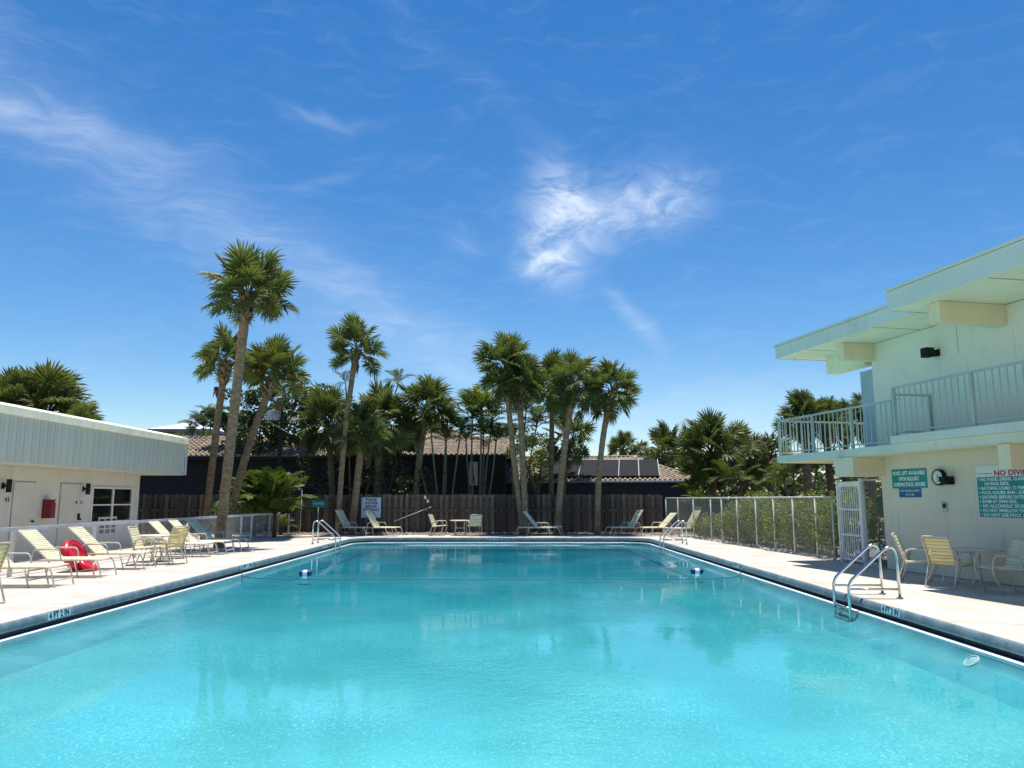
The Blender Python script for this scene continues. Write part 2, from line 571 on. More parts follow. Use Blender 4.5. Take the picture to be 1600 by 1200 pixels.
def rounded(pts, r, n=5):
    """polyline with rounded inner corners"""
    pts = [Vector(p) for p in pts]
    outp = [pts[0]]
    for k in range(1, len(pts) - 1):
        a, b, c = pts[k - 1], pts[k], pts[k + 1]
        ra = min(r, (b - a).length * 0.49)
        rc = min(r, (c - b).length * 0.49)
        outp += arc(b + (a - b).normalized() * ra, b, b + (c - b).normalized() * rc, n)
    outp.append(pts[-1])
    return outp


TEXT = {}


def text_mesh(s, size, m, align='CENTER', bold=0.0):
    key = (s, size, m.name, align)
    if key in TEXT:
        return TEXT[key]
    cu = bpy.data.curves.new('lettering', 'FONT')
    cu.body = s
    cu.size = size
    cu.align_x = align
    cu.align_y = 'CENTER'
    cu.extrude = 0.0012
    cu.offset = bold
    cu.resolution_u = 2
    o = bpy.data.objects.new('lettering_source', cu)
    col.objects.link(o)
    dg = bpy.context.evaluated_depsgraph_get()
    dg.update()
    me = bpy.data.meshes.new_from_object(o.evaluated_get(dg))
    bpy.data.objects.remove(o)
    me.materials.clear()
    me.materials.append(m)
    TEXT[key] = me
    return me


def letter(s, size, m, parent, x, y, z, align='CENTER', fit=None, bold=0.0):
    me = text_mesh(s, size, m, align, bold)
    sx = 1.0
    if fit:
        ws = [v.co.x for v in me.vertices]
        sx = fit / max(max(ws) - min(ws), 1e-6)
    return inst('lettering', me, parent, Matrix.Translation((x, y, z)) @ Matrix.Diagonal((sx, 1, 1, 1)))


# ------------------------------------------------------------------ the setting: ground, deck, pool
PX0, PX1, PY0, PY1 = -6.43, 5.53, 2.2, 32.1
CR = 1.15
WATER_Z = -0.205


def pool_loop(off):
    """rounded rectangle, off > 0 lies inside"""
    x0, x1, y0, y1 = PX0 + off, PX1 - off, PY0 + off, PY1 - off
    r = max(CR - off, 0.05)
    pts = []
    for cx, cy, a0 in ((x1 - r, y1 - r, 0), (x0 + r, y1 - r, 90), (x0 + r, y0 + r, 180), (x1 - r, y0 + r, 270)):
        for k in range(9):
            a = R(a0 + 90 * k / 8)
            pts.append((cx + r * math.cos(a), cy + r * math.sin(a)))
    return pts


def sheet_with_hole(outer, hole, z, name, m):
    bm = bmesh.new()
    for loop in (outer, hole):
        vs = [bm.verts.new((x, y, z)) for x, y in loop]
        for k in range(len(vs)):
            bm.edges.new((vs[k], vs[(k + 1) % len(vs)]))
    bmesh.ops.triangle_fill(bm, use_beauty=True, edges=bm.edges[:])
    for f in bm.faces:
        if f.normal.z < 0:
            f.normal_flip()
    me = bpy.data.meshes.new(name)
    bm.to_mesh(me)
    bm.free()
    me.materials.append(m)
    o = bpy.data.objects.new(name, me)
    col.objects.link(o)
    o['kind'] = 'structure'
    return o


deck_outer = [(-13.2, -8), (12, -8), (12, 12.4), (9.0, 17.2), (8.30, 20.2), (7.1, 34.55), (-10.0, 34.35), (-10.25, 34.2), (-13.2, 34.2)]
sheet_with_hole(deck_outer, pool_loop(0), 0.0, 'pool_deck', M['deck_concrete'])
GR = 900
sheet_with_hole([(-GR, -GR), (GR, -GR), (GR, GR), (-GR, GR)], [(x * 1.0, y) for x, y in ((-13.0, -7.8), (11.8, -7.8), (11.8, 12.3), (8.8, 17.2), (8.1, 20.2), (6.9, 34.3), (-13.0, 34.0))],
                -0.03, 'ground', M['ground_earth'])
mb = MB()
for x0, x1, y0, y1 in ((-13.2, 8.2, 34.0, 36.6),):
    nx, ny = 60, 8
    hs_ = {}
    for i in range(nx + 1):
        for j in range(ny + 1):
            x, y = x0 + (x1 - x0) * i / nx, y0 + (y1 - y0) * j / ny
            hs_[i, j] = (x, y, -0.02 + (0.07 * min(1, j / 2.0)) * rng.uniform(0.5, 1.1) * (1 if j else 0))
    for i in range(nx):
        for j in range(ny):
            mb.quad(hs_[i, j], hs_[i + 1, j], hs_[i + 1, j + 1], hs_[i, j + 1])
mb.build('planting_bed', M['bed_mulch'], kind='structure')
mb = MB()
for k in range(900):
    x, y = rng.uniform(-9.9, 7.0), 34.3 + abs(rng.gauss(0, 0.55))
    if y > 35.9:
        continue
    a, s_ = rng.uniform(0, 6.28), rng.uniform(0.03, 0.11)
    dx, dy = math.cos(a) * s_, math.sin(a) * s_
    z = 0.065 + rng.uniform(0, 0.02)
    mb.quad((x - dx, y - dy, z), (x + dy * 0.4, y - dx * 0.4, z + 0.02), (x + dx, y + dy, z), (x - dy * 0.4, y + dx * 0.4, z + 0.012))
tag(mb.build('leaf_litter', M['litter'], kind='stuff'), 'dry fallen leaves scattered along the foot of the wooden fence', 'leaf litter')
mb = MB()
mb.quad((8.6, 18.6, 0.004 - 0.02), (22, 18.6, -0.016), (24, 60, -0.016), (11.2, 60, -0.016))
mb.build('driveway', M['driveway_asphalt'], kind='structure')
# white stone edging strip and gravel under the hedge
mb = MB()
for k in range(1500):
    tt = rng.random()
    x = 8.35 - 1.25 * tt + rng.uniform(0.05, 0.6)
    y = 20.0 + 14.5 * tt
    s_ = rng.uniform(0.02, 0.05)
    z = -0.02 + s_ * 0.5
    p = [(x + s_ * math.cos(a + rng.uniform(-.3, .3)), y + s_ * math.sin(a), z + rng.uniform(-.01, .01)) for a in (0, 1.57, 3.14, 4.71)]
    i = len(mb.v)
    mb.v += p + [(x, y, z + s_ * 0.7)]
    for q in range(4):
        mb.f.append((i + q, i + (q + 1) % 4, i + 4))
tag(mb.build('gravel_strip', M['gravel_white'], kind='stuff'), 'pale gravel along the foot of the right chain link fence', 'gravel')


def sweep(prof, name, m, parent=None, smooth=False, kind=None):
    loops = [pool_loop(o_) for o_, z in prof]
    mb = MB()
    n = len(loops[0])
    for (o_, z), lp in zip(prof, loops):
        mb.v += [(x, y, z) for x, y in lp]
    for k in range(len(prof) - 1):
        for j in range(n):
            a, b = k * n + j, k * n + (j + 1) % n
            mb.f.append((a, b, b + n, a + n))
    o = mb.build(name, m, parent, smooth)
    if kind:
        o['kind'] = kind
    return o


coping = sweep([(-0.012, -0.05), (-0.012, 0.003), (0.0, 0.004), (0.014, 0.000), (0.026, -0.012), (0.036, -0.030), (0.044, -0.060), (0.048, -0.085), (0.046, -0.112), (0.034, -0.122), (0.0, -0.124)],
               'pool_coping', M['coping_blue'], smooth=True, kind='structure')
sweep([(0.0, -0.1235), (-0.07, -0.124), (-0.08, -0.16), (-0.07, -0.188), (0.03, -0.1885)], 'gutter_recess', M['recess_tile'], coping)
sweep([(0.03, -0.189), (0.108, -0.183), (0.118, -0.190), (0.118, -0.24), (0.10, -0.24)], 'gutter_lip', M['gutter_white'], coping)


def floor_z(y):
    return WATER_Z - (0.225 + 0.03 * min(1, max(0, (y - 16.5) / 7.0)))


# the floor sits at the depth it shows through the surface
lp = pool_loop(0.115)
mb = MB()
xs = [PX0 + 0.06 + (PX1 - PX0 - 0.12) * i / 12 for i in range(13)]
ys = [PY0 + 0.06 + (PY1 - PY0 - 0.12) * i / 40 for i in range(41)]
for i in range(12):
    for j in range(40):
        mb.quad(*[(xs[i + a], ys[j + b], floor_z(ys[j + b])) for a, b in ((0, 0), (1, 0), (1, 1), (0, 1))])
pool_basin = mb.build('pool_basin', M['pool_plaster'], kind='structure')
mb = MB()
n = len(lp)
for j in range(n):
    (xa, ya), (xb, yb) = lp[j], lp[(j + 1) % n]
    steps = max(1, int(math.hypot(xb - xa, yb - ya) / 0.8))
    for k in range(steps):
        pa = (xa + (xb - xa) * k / steps, ya + (yb - ya) * k / steps)
        pb = (xa + (xb - xa) * (k + 1) / steps, ya + (yb - ya) * (k + 1) / steps)
        mb.quad((pa[0], pa[1], floor_z(pa[1]) - 0.01), (pb[0], pb[1], floor_z(pb[1]) - 0.01), (pb[0], pb[1], -0.2), (pa[0], pa[1], -0.2))
mb.build('pool_wall', M['pool_side'], pool_basin)
sweep([(0.116, -0.225), (0.13, -0.27), (0.17, -0.32), (0.25, -0.365), (0.40, -0.405), (0.62, -0.428), (0.95, -0.436)], 'added_sun_cove', M['pool_side'], pool_basin, True)  # slope added under water to catch sun and lighten the pool edge
mb = MB()
lw = pool_loop(0.113)
n = len(lw)
mb.v = [(x, y, WATER_Z) for x, y in lw] + [(x, y, -0.80) for x, y in lw]
mb.f = [tuple(range(n)), tuple(reversed(range(n, 2 * n)))] + [(n + j, n + (j + 1) % n, (j + 1) % n, j) for j in range(n)]
mb.build('water', M['pool_water'], kind='structure')

# depth markers, set into the coping face
def marker(label, text, x, y, rz, wd, small=None):
    # on the vertical part of the bullnose
    mt_ = Matrix.Translation((x, y, -0.052)) @ Matrix.Rotation(rz, 4, 'Z') @ Matrix.Rotation(R(82), 4, 'X')
    b = MB().box(-wd / 2, wd / 2, -0.047, 0.047, -0.012, 0.003)
    e = b.build('depth_marker', M['marker_tile'], coping)
    e.matrix_local = mt_
    e['label'] = label
    letter(text, 0.125, M['ink_navy'], e, 0, 0.0, 0.0045, fit=wd * 0.88, bold=0.003)


pL = atX(97, 955, PX0 + 0.08)
pR = atX(1387, 948, PX1 - 0.08)
marker('pale tile reading 4 FT 2 IN on the left coping', '4 FT 2 IN', PX0 + 0.045, pL.y, R(90), 0.55)
marker('pale tile reading 4 FT 2 IN on the right coping', '4 FT 2 IN', PX1 - 0.045, pR.y, R(-90), 0.55)
marker('pale tile reading 5 FT on the left coping', '5 FT 1 IN', PX0 + 0.045, atX(388, 884, PX0 + .08).y, R(90), 0.85)
marker('pale tile reading 5 FT on the right coping', '5 FT 1 IN', PX1 - 0.045, atX(1150, 882, PX1 - .08).y, R(-90), 0.85)
marker('pale tile with depth figures at the middle of the far coping', '9 FT 5 IN', atY(773, 840, PY1).x, PY1 - 0.045, 0, 0.64)
marker('pale tile with depth figures beside the far left ladder', '9 FT 5 IN', PX0 + 0.045, 27.0, R(90), 0.9)

# underwater lamps and painted reflection strips in the basin wall
def wall_disc(p, nrm, r, label):
    mtx = Matrix.Translation(p) @ Vector(nrm).to_track_quat('Z', 'Y').to_matrix().to_4x4()
    lamp = MB().lathe([(r, -0.01), (r, 0.015), (r * 0.82, 0.02), (r * 0.8, 0.008)], 24, mtx).build('pool_lamp', M['white_paint'], pool_basin, True)
    lamp['label'] = label
    MB().lathe([(r * 0.8, 0.008), (r * 0.4, 0.02), (0.001, 0.024)], 24, mtx).build('lens', M['marker_tile'], lamp, True)


wall_disc((PX1 - 0.185, atX(1518, 1031, PX1 - 0.185).y, -0.318), (-0.62, 0, 0.78), 0.10, 'round white lamp in the right pool wall')
for px in (593, 850, 985):
    x = atY(px, 845, PY1).x
    o = MB().box(x - 0.62, x + 0.62, PY1 - 0.135, PY1 - 0.116, -0.36, -0.25).build('reflection_strip', M['white_paint'], pool_basin)  # white strip standing for the reflection at a skimmer opening

# ------------------------------------------------------------------ rope and floats
def catenary(a, b, sag, n=24):
    a, b = Vector(a), Vector(b)
    return [a.lerp(b, k / n) - Vector((0, 0, sag * 4 * (k / n) * (1 - k / n))) for k in range(n + 1)]


p0 = Vector((PX0 + 0.05, 18.7, -0.15))
p1 = Vector((PX1 - 0.05, 19.0, -0.15))
path = [p0, Vector((PX0 + 0.15, 18.3, -0.195))] + [Vector((-6.0, 17.85, -0.197)), Vector((-5.5, 17.55, -0.198)), Vector((-4.6, 17.42, -0.199))] + \
       [Vector((-3 + k * 1.2, 17.38 + 0.02 * math.sin(k * 1.7), -0.199)) for k in range(6)] + [Vector((4.3, 17.45, -0.199)), Vector((4.9, 17.75, -0.198)), Vector((5.25, 18.2, -0.197)), Vector((5.4, 18.6, -0.19)), p1]
tag(MB().tube(rounded(path, 0.5, 4), 0.009, 6).build('pool_rope', M['rope_dark'], None, True), 'thin dark safety rope lying across the middle of the pool', 'rope')


def pool_float(p, label):
    e = thing('rope_float', label, 'float', p, 0, 'rope floats on the pool')
    rot = Matrix.Rotation(R(90), 4, 'Y')
    for sgn in (-1, 1):
        MB().lathe([(0.001, 0.05 * 1), (0.062, 0.055), (0.07, 0.09), (0.066, 0.12), (0.04, 0.15), (0.001, 0.155)], 16,
                   rot if sgn == 1 else Matrix.Rotation(R(-90), 4, 'Y')).build('end_bulb', M['float_blue'], e, True)
    MB().lathe([(0.05, -0.056), (0.075, -0.05), (0.078, 0), (0.075, 0.05), (0.05, 0.056)], 16, rot).build('middle_ring', M['float_white'], e, True)


pool_float(gnd(477, 897, WATER_Z) + Vector((0, 0, 0.02)), 'blue and white float in the left half of the pool')
pool_float(gnd(1089, 894, WATER_Z) + Vector((0, 0, 0.02)), 'blue and white float towards the right pool edge')

# ------------------------------------------------------------------ pool ladders
def ladder(label, xd, ys_, sgn, top=0.80):
    """hand rails run from deck posts at x = xd over the coping into the water on side sgn"""
    e = thing('pool_ladder', label, 'ladder', (xd, (ys_[0] + ys_[1]) / 2, 0), 0, 'steel pool ladders')
    L_ = 0.80
    for y in ys_:
        dy = y - (ys_[0] + ys_[1]) / 2
        pts = [(0, dy, -0.02), (0, dy, top * 0.86), (-0.01 * sgn, dy, top + 0.02), (-0.22 * sgn, dy, top - 0.02), (-L_ * sgn, dy, 0.27), (-(L_ + 0.0) * sgn, dy, -0.45)]
        pts = [Vector((0, dy, -0.02)), Vector((0, dy, top + 0.10)), Vector((-L_ * sgn, dy, 0.26)), Vector((-L_ * sgn, dy, -0.42))]
        path = [pts[0]] + arc((0, dy, top * 0.72), (0.0, dy, top + 0.13), (-0.26 * sgn, dy, top - 0.09), 10) + arc((-(L_ - 0.10) * sgn, dy, 0.325), (-L_ * sgn, dy, 0.25), (-L_ * sgn, dy, 0.12), 7) + [pts[3]]
        MB().tube(path, 0.0235, 12).build('hand_rail', M['chrome'], e, True)
        MB().tube([(0, dy, 0.14), (-L_ * sgn, dy, 0.14)], 0.017, 10).build('tie_bar', M['chrome'], e, True)
        MB().lathe([(0.055, 0.003), (0.05, 0.012), (0.026, 0.02)], 18, Matrix.Translation((0, dy, 0))).build('escutcheon', M['chrome'], e, True)
    h = abs(ys_[1] - ys_[0]) / 2
    for z in (-0.215, -0.33):
        MB().box(-L_ * sgn - 0.04, -L_ * sgn + 0.05, -h, h, z - 0.015, z + 0.012).build('tread', M['chrome'], e)
    MB().tube([(-L_ * sgn, -h, -0.16), (-L_ * sgn, h, -0.16)], 0.016, 10).build('cross_bar', M['chrome'], e, True)


ladder('polished steel ladder in the near right pool edge', 6.13, (12.52, 13.10), 1)
ladder('polished steel ladder at the far left pool corner', -6.98, (27.45, 28.2), -1)
ladder('polished steel ladder at the far right pool corner', 6.08, (27.3, 27.95), 1)

# ------------------------------------------------------------------ right apartment building, in its own axes
A0 = Vector((8.364, 17.549, 0))
PHI = R(11.6)
BU = Vector((math.sin(PHI), -math.cos(PHI), 0))
BN = Vector((-math.cos(PHI), -math.sin(PHI), 0))
BM = Matrix(((BU.x, BN.x, 0, A0.x), (BU.y, BN.y, 0, A0.y), (0, 0, 1, 0), (0, 0, 0, 1)))
# local x = u (towards camera), local y = n (towards the pool)
apt = thing('apartment_building', 'two storey cream and mint apartment building with a railed balcony beside the pool', 'building', mtx=BM)


def bbox(name, m, *ext, parent=apt, **kw):
    return MB().box(*ext).build(name, m, parent, **kw)


bbox('ground_floor_wall', M['wall_cream'], 0.0, 13, -8.0, 0.0, -0.02, 2.50)
bbox('skirting', M['seam_dark'], 0.01, 12.9, 0.0, 0.006, 0.0, 0.022)
bbox('balcony_slab', M['slab_blue'], -3.0, 13, -8, 0.80, 2.504, 2.67)
bbox('slab_soffit', M['beam_cream'], -2.97, 12.9, -3.0, 0.77, 2.488, 2.502)
bbox('balcony_curb', M['slab_blue'], 1.60, 13, 0.30, 0.93, 2.672, 2.83)
bbox('floor_beam', M['beam_cream'], -0.54, 0.13, -0.30, 0.79, 2.06, 2.486)
bbox('floor_beam', M['beam_cream'], 4.12, 4.37, 0.003, 0.79, 2.06, 2.486)
bbox('floor_beam', M['beam_cream'], 8.1, 8.35, 0.003, 0.79, 2.06, 2.486)
bbox('upper_wall', M['wall_mint'], -0.05, 13, -8, 0.0, 2.674, 5.10)
bbox('side_screen', M['panel_blue'], -0.56, -0.054, -0.14, -0.05, 2.674, 4.55)
bbox('wall_joint', M['seam_dark'], 2.56, 2.57, 0.0, 0.004, 4.42, 5.10)
bbox('eave_beam', M['beam_cream'], -0.16, 0.08, 0.003, 0.80, 4.71, 5.105)
bbox('eave_beam', M['beam_cream'], 3.50, 3.78, 0.003, 1.42, 4.73, 5.105)
bbox('header_beam', M['soffit_paint'], -1.62, -0.17, -0.2, 0.12, 4.66, 5.105)
bbox('roof_deck', M['soffit_paint'], -2.10, 2.93, -8.5, 1.17, 5.11, 5.40)
bbox('roof_deck', M['soffit_paint'], 2.935, 13, -8.5, 1.77, 5.112, 5.50)
for x0, x1, n1, zb, zt in ((-2.14, 2.93, 1.20, 5.10, 5.40), (2.90, 13, 1.80, 5.105, 5.47)):
    bbox('fascia', M['fascia_mint'], x0, x1, n1 - 0.028, n1, zb, zt)
    bbox('drip_edge', M['fascia_mint'], x0 - 0.03, x1, n1 - 0.09, n1 + 0.035, zt + 0.012, zt + 0.06)
    bbox('fascia_seam', M['seam_dark'], x0, x1, n1 - 0.02, n1 + 0.008, zt + 0.001, zt + 0.011)
bbox('fascia', M['fascia_mint'], -2.14, -2.11, -8.5, 1.17, 5.10, 5.40)
bbox('fascia', M['fascia_mint'], 2.90, 2.932, 1.21, 1.77, 5.105, 5.47)
for u, n0, n1 in ((-0.9, 0.2, 1.1), (1.6, 0.05, 1.15), (2.9, 0.05, 1.7), (5.2, 0.05, 1.7)):
    bbox('soffit_joint', M['seam_dark'], u, u + 0.012, n0, n1, 5.104, 5.1095)
bbox('corner_lamp', M['white_paint'], -2.0, -1.93, 0.75, 0.82, 5.04, 5.105)
# balcony railing
rail = bbox('railing', M['rail_blue'], -2.93, 1.62, 0.715, 0.765, 3.57, 3.61)
bbox('bottom_rail', M['rail_blue'], -2.90, 1.62, 0.725, 0.755, 2.735, 2.765, parent=rail)
bal = MB().box(-0.009, 0.009, -0.009, 0.009, 0, 0.81).mesh('baluster', M['rail_blue'])
post = MB().box(-0.03, 0.03, -0.03, 0.03, 0, 0.90).mesh('rail_post', M['rail_blue'])
k = 0
u = -2.92
while u < 1.56:
    is_post = k in (0, 9, 18)
    inst('rail_post' if is_post else 'baluster', post if is_post else bal, rail, Matrix.Translation((u, 0.74, 2.67 if is_post else 2.76)))
    u += 0.168
    k += 1
rail2 = bbox('railing', M['rail_blue'], 1.66, 13, 0.83, 0.88, 3.80, 3.84)
bbox('bottom_rail', M['rail_blue'], 1.66, 13, 0.84, 0.87, 2.895, 2.925, parent=rail2)
bal2 = MB().box(-0.009, 0.009, -0.009, 0.009, 0, 0.88).mesh('baluster', M['rail_blue'])
post2 = MB().box(-0.032, 0.032, -0.032, 0.032, 0, 1.0).mesh('rail_post', M['rail_blue'])
u, k = 1.69, 0
while u < 8:
    is_post = k in (0, 13, 26)
    inst('rail_post' if is_post else 'baluster', post2 if is_post else bal2, rail2, Matrix.Translation((u, 0.855, 2.832 if is_post else 2.92)))
    u += 0.158
    k += 1
# far side return of the railing across the landing
rail3 = bbox('railing', M['rail_blue'], -2.955, -2.905, -4.5, 0.71, 3.57, 3.61)
bbox('bottom_rail', M['rail_blue'], -2.945, -2.915, -4.5, 0.72, 2.735, 2.765, parent=rail3)
n_ = 0.57
while n_ > -4.4:
    inst('baluster', bal, rail3, Matrix.Translation((-2.93, n_, 2.76)))
    n_ -= 0.168
# stair landing rail just inside the balcony
rail4 = bbox('landing_rail', M['rail_blue'], 1.69, 1.74, -0.0 + 0.02, 0.82, 3.66, 3.70)
bbox('rail_post', M['rail_blue'], 1.69, 1.74, 0.02, 0.07, 2.835, 3.655, parent=rail4)
bbox('bottom_rail', M['rail_blue'], 1.70, 1.73, 0.07, 0.82, 2.9, 2.93, parent=rail4)


def on_wall(name, label, cat, u, z, n=0.0, group=None):
    """frame on the wall: x to the viewer's right, y up, z out of the wall"""
    ex, ez = BU, BN
    p = A0 + BU * u + BN * n + Vector((0, 0, z))
    mtx = Matrix(((ex.x, 0, ez.x, p.x), (ex.y, 0, ez.y, p.y), (0, 1, 0, p.z), (0, 0, 0, 1)))
    return thing(name, label, cat, group=group, mtx=mtx)


s = on_wall('sign', 'teal sign about the pool lift beside the wall clock', 'sign', 0.90, 1.99)
MB().box(-0.53, 0.53, -0.205, 0.205, 0.002, 0.012).build('board', M['sign_teal'], s)
for k, tx in enumerate(('POOL LIFT AVAILABLE', 'UPON REQUEST', 'DURING POOL HOURS')):
    letter(tx, 0.115, M['ink_white'], s, 0, 0.115 - 0.122 * k, 0.0132, fit=(0.98, 0.62, 0.96)[k], bold=0.002)
s = on_wall('sign', 'small dark blue depth sign directly under the teal pool lift sign', 'sign', 0.90, 1.685)
MB().box(-0.335, 0.335, -0.095, 0.095, 0.002, 0.011).build('board', M['sign_blue'], s)
for k, tx in enumerate(('POOL MAXIMUM DEPTH', '9 FT 5 IN')):
    letter(tx, 0.066, M['ink_white'], s, 0, 0.042 - 0.082 * k, 0.0122, fit=(0.58, 0.25)[k])
s = on_wall('sign', 'large white and teal pool rules board cut by the right edge', 'sign', 2.745, 1.69)
W = 1.75
MB().box(0, W, -0.49, 0.49, 0.004, 0.014).build('board', M['sign_board_white'], s)
MB().box(0.012, W - 0.012, -0.478, 0.275, 0.0145, 0.0165).build('panel', M['sign_teal'], s)
letter('POOL RULES', 0.10, M['ink_teal'], s, W / 2, 0.437, 0.016, fit=0.58, bold=0.002)
letter('NO DIVING', 0.135, M['ink_red'], s, W / 2, 0.335, 0.016, fit=0.88, bold=0.004)
for x0, x1 in ((0.04, 0.39), (W - 0.39, W - 0.04)):
    MB().box(x0, x1, 0.33, 0.342, 0.0145, 0.0155).build('rule_line', M['ink_red'], s)
lines = ('\u2022 NO FOOD, DRINK, GLASS OR ANIMALS', '   ON POOL DECK.', '\u2022 BATHING LOAD: 72 PERSONS', '\u2022 POOL HOURS: 8AM - SUNDOWN', '\u2022 SHOWER BEFORE ENTERING POOL', '\u2022 SWIM AT OWN RISK.',
         '\u2022 NO ALCOHOLIC BEVERAGES', '\u2022 DO NOT SWALLOW THE POOL WATER', '\u2022 DO NOT USE POOL IF YOU ARE ILL')
wd = (1.55, 0.58, 1.25, 1.35, 1.45, 0.85, 1.25, 1.58, 1.58)
for k, tx in enumerate(lines):
    letter(tx, 0.085, M['ink_white'], s, 0.05 if k != 1 else 0.12, 0.225 - 0.082 * k, 0.0178, 'LEFT', fit=wd[k], bold=0.0012)
s = on_wall('wall_clock', 'round black rimmed clock hanging on the cream wall', 'clock', 1.83, 1.99)
cb = MB().lathe([(0.14, 0.0), (0.165, 0.02), (0.165, 0.085), (0.155, 0.10), (0.135, 0.094)], 40).build('rim', M['black_metal'], s, True)
MB().lathe([(0.138, 0.088), (0.001, 0.089)], 40).build('dial', M['clock_face'], s)
for k in range(12):
    a = R(30 * k)
    r0, r1 = 0.105, 0.124
    m_ = Matrix.Rotation(-a, 4, 'Z')
    MB().box(-0.005, 0.005, r0, r1, 0.090, 0.092, m_).build('hour_mark', M['ink_black'], s)
MB().box(-0.007, 0.007, -0.02, 0.065, 0.093, 0.095, Matrix.Rotation(R(-5), 4, 'Z')).build('hour_hand', M['ink_black'], s)
MB().box(-0.0045, 0.0045, -0.02, 0.10, 0.096, 0.098, Matrix.Rotation(R(-178), 4, 'Z')).build('minute_hand', M['ink_black'], s)


def wall_lamp(e, up=True):
    MB().box(-0.055, 0.055, -0.075, 0.075, 0.002, 0.03).build('back_plate', M['black_metal'], e)
    MB().box(-0.03, 0.03, -0.03, 0.03, 0.03, 0.12).build('bracket', M['black_metal'], e)
    MB().lathe([(0.001, -0.17), (0.062, -0.17), (0.065, -0.165), (0.065, 0.165), (0.062, 0.17), (0.001, 0.17)], 20,
               Matrix.Translation((0, 0, 0.17)) @ Matrix.Rotation(R(-90), 4, 'X')).build('shade', M['black_metal'], e, True)


e = on_wall('wall_lamp', 'black box lamp between the clock and the rules board', 'lamp', 2.12, 1.91)
MB().box(-0.06, 0.06, -0.07, 0.07, 0.002, 0.03).build('back_plate', M['black_metal'], e)
MB().box(-0.075, 0.075, -0.02, 0.09, 0.03, 0.25).build('housing', M['black_metal'], e)
MB().box(-0.06, 0.06, -0.075, -0.02, 0.08, 0.20).build('shade', M['black_metal'], e)
e = on_wall('wall_lamp', 'black box lamp high on the mint upper wall', 'lamp', 2.02, 4.53)
MB().box(-0.06, 0.06, -0.07, 0.07, 0.002, 0.03).build('back_plate', M['black_metal'], e)
MB().box(-0.04, 0.04, -0.035, 0.055, 0.03, 0.16).build('bracket', M['black_metal'], e)
MB().box(-0.09, 0.09, -0.10, 0.09, 0.16, 0.34).build('shade', M['black_metal'], e)
e = on_wall('wall_outlet', 'small beige weatherproof outlet on the cream wall below the clock', 'outlet', 1.87, 1.40)
MB().box(-0.07, 0.07, -0.10, 0.10, 0.002, 0.018).build('plate', M['outlet_beige'], e)
MB().lathe([(0.001, 0.03), (0.045, 0.03), (0.05, 0.018)], 18, Matrix.Translation((0, 0.02, 0))).build('cover', M['ink_black'], e)

# ------------------------------------------------------------------ chain link fences
def chain_mesh(parent, p0, p1, z0, z1, pitch, r, m):
    p0, p1 = Vector(p0), Vector(p1)
    L_ = (p1 - p0).length
    d = (p1 - p0).normalized()
    h = z1 - z0
    mb = MB()
    nrm = Vector((-d.y, d.x, 0))
    k = -int(h / pitch) - 1
    while k * pitch < L_:
        for sg in (1, -1):
            s0 = k * pitch
            a0, a1 = (s0, s0 + h)
            za, zb = (z0, z1) if sg == 1 else (z1, z0)
            # clip to 0..L
            ta = max(0, -a0 / h)
            tb = min(1, (L_ - a0) / h)
            if tb - ta < 0.01:
                continue
            qa = p0 + d * (a0 + h * ta) + Vector((0, 0, za + (zb - za) * ta)) + nrm * r * 0.9 * sg
            qb = p0 + d * (a0 + h * tb) + Vector((0, 0, za + (zb - za) * tb)) + nrm * r * 0.9 * sg
            mb.tube([qa, qb], r, 3, cap=False)
        k += 1
    return mb.build('wire_mesh', m, parent, kind='stuff')


def link_fence(name, label, p0, p1, h, posts, rail_r, post_r, m_rail, m_wire, pitch=0.075, wr=0.0030, z0=0.05, group=None):
    p0, p1 = Vector(p0), Vector(p1)
    e = thing(name, label, 'fence', p0, 0, group)
    d = p1 - p0
    MB().tube([(0, 0, h), (d.x, d.y, h)], rail_r, 10).build('top_rail', m_rail, e, True)
    pm = MB().tube([(0, 0, -0.05), (0, 0, h - rail_r)], post_r, 10).mesh('post', m_rail, True)
    for tt in posts:
        inst('post', pm, e, Matrix.Translation((d.x * tt, d.y * tt, 0)))
    chain_mesh(e, (0, 0, 0), (d.x, d.y, 0), z0, h - 0.02, pitch, wr, m_wire)
    MB().tube([(0, 0, z0), (d.x, d.y, z0)], 0.006, 5).build('tension_wire', m_wire, e)
    return e


fa, fb = Vector((8.24, 20.05, 0)), Vector((7.0, 35.4, 0))
posts_px = [1300, 1273, 1238, 1208, 1180, 1151, 1127, 1110, 1083, 1059, 1038]
pt = []
for px in posts_px:
    u_ = (px - 800) / FPX / (math.cos(TH) + 0.0)
    # solve fa + t (fb - fa) on the vertical plane through the pixel column at eye height
    dxy = ray(px, 780)
    rr = dxy.x / dxy.y
    pt.append((fa.x - rr * fa.y) / (rr * (fb.y - fa.y) - (fb.x - fa.x)))
pt = [min(max(x, 0), 1) for x in pt]
link_fence('chain_link_fence', 'tall grey chain link fence along the right side in front of the hedge', fa, fb, 1.60, pt, 0.024, 0.026, M['galvanised'], M['wire_grey'], pitch=0.06, wr=0.0027)
e = link_fence('chain_link_fence', 'short chain link panel between the white gate and the cream wall', Vector((8.36, 18.45, 0)), Vector((8.45, 17.62, 0)), 2.0, (0.0, 1.0), 0.02, 0.024, M['galvanised'], M['wire_grey'], pitch=0.085, wr=0.003)
# pale stone block at the foot of that panel
o = MB()
for k in range(4):
    for j in range(2):
        o.box(-0.03, 0.05, 0.02 + k * 0.20, 0.20 + k * 0.20, 0.005 + j * 0.065, 0.062 + j * 0.065)
o = tag(o.build('step_block', M['gravel_white']), 'pale patterned block at the foot of the short chain link panel', 'block')
o.location = (8.28, 17.7, 0)

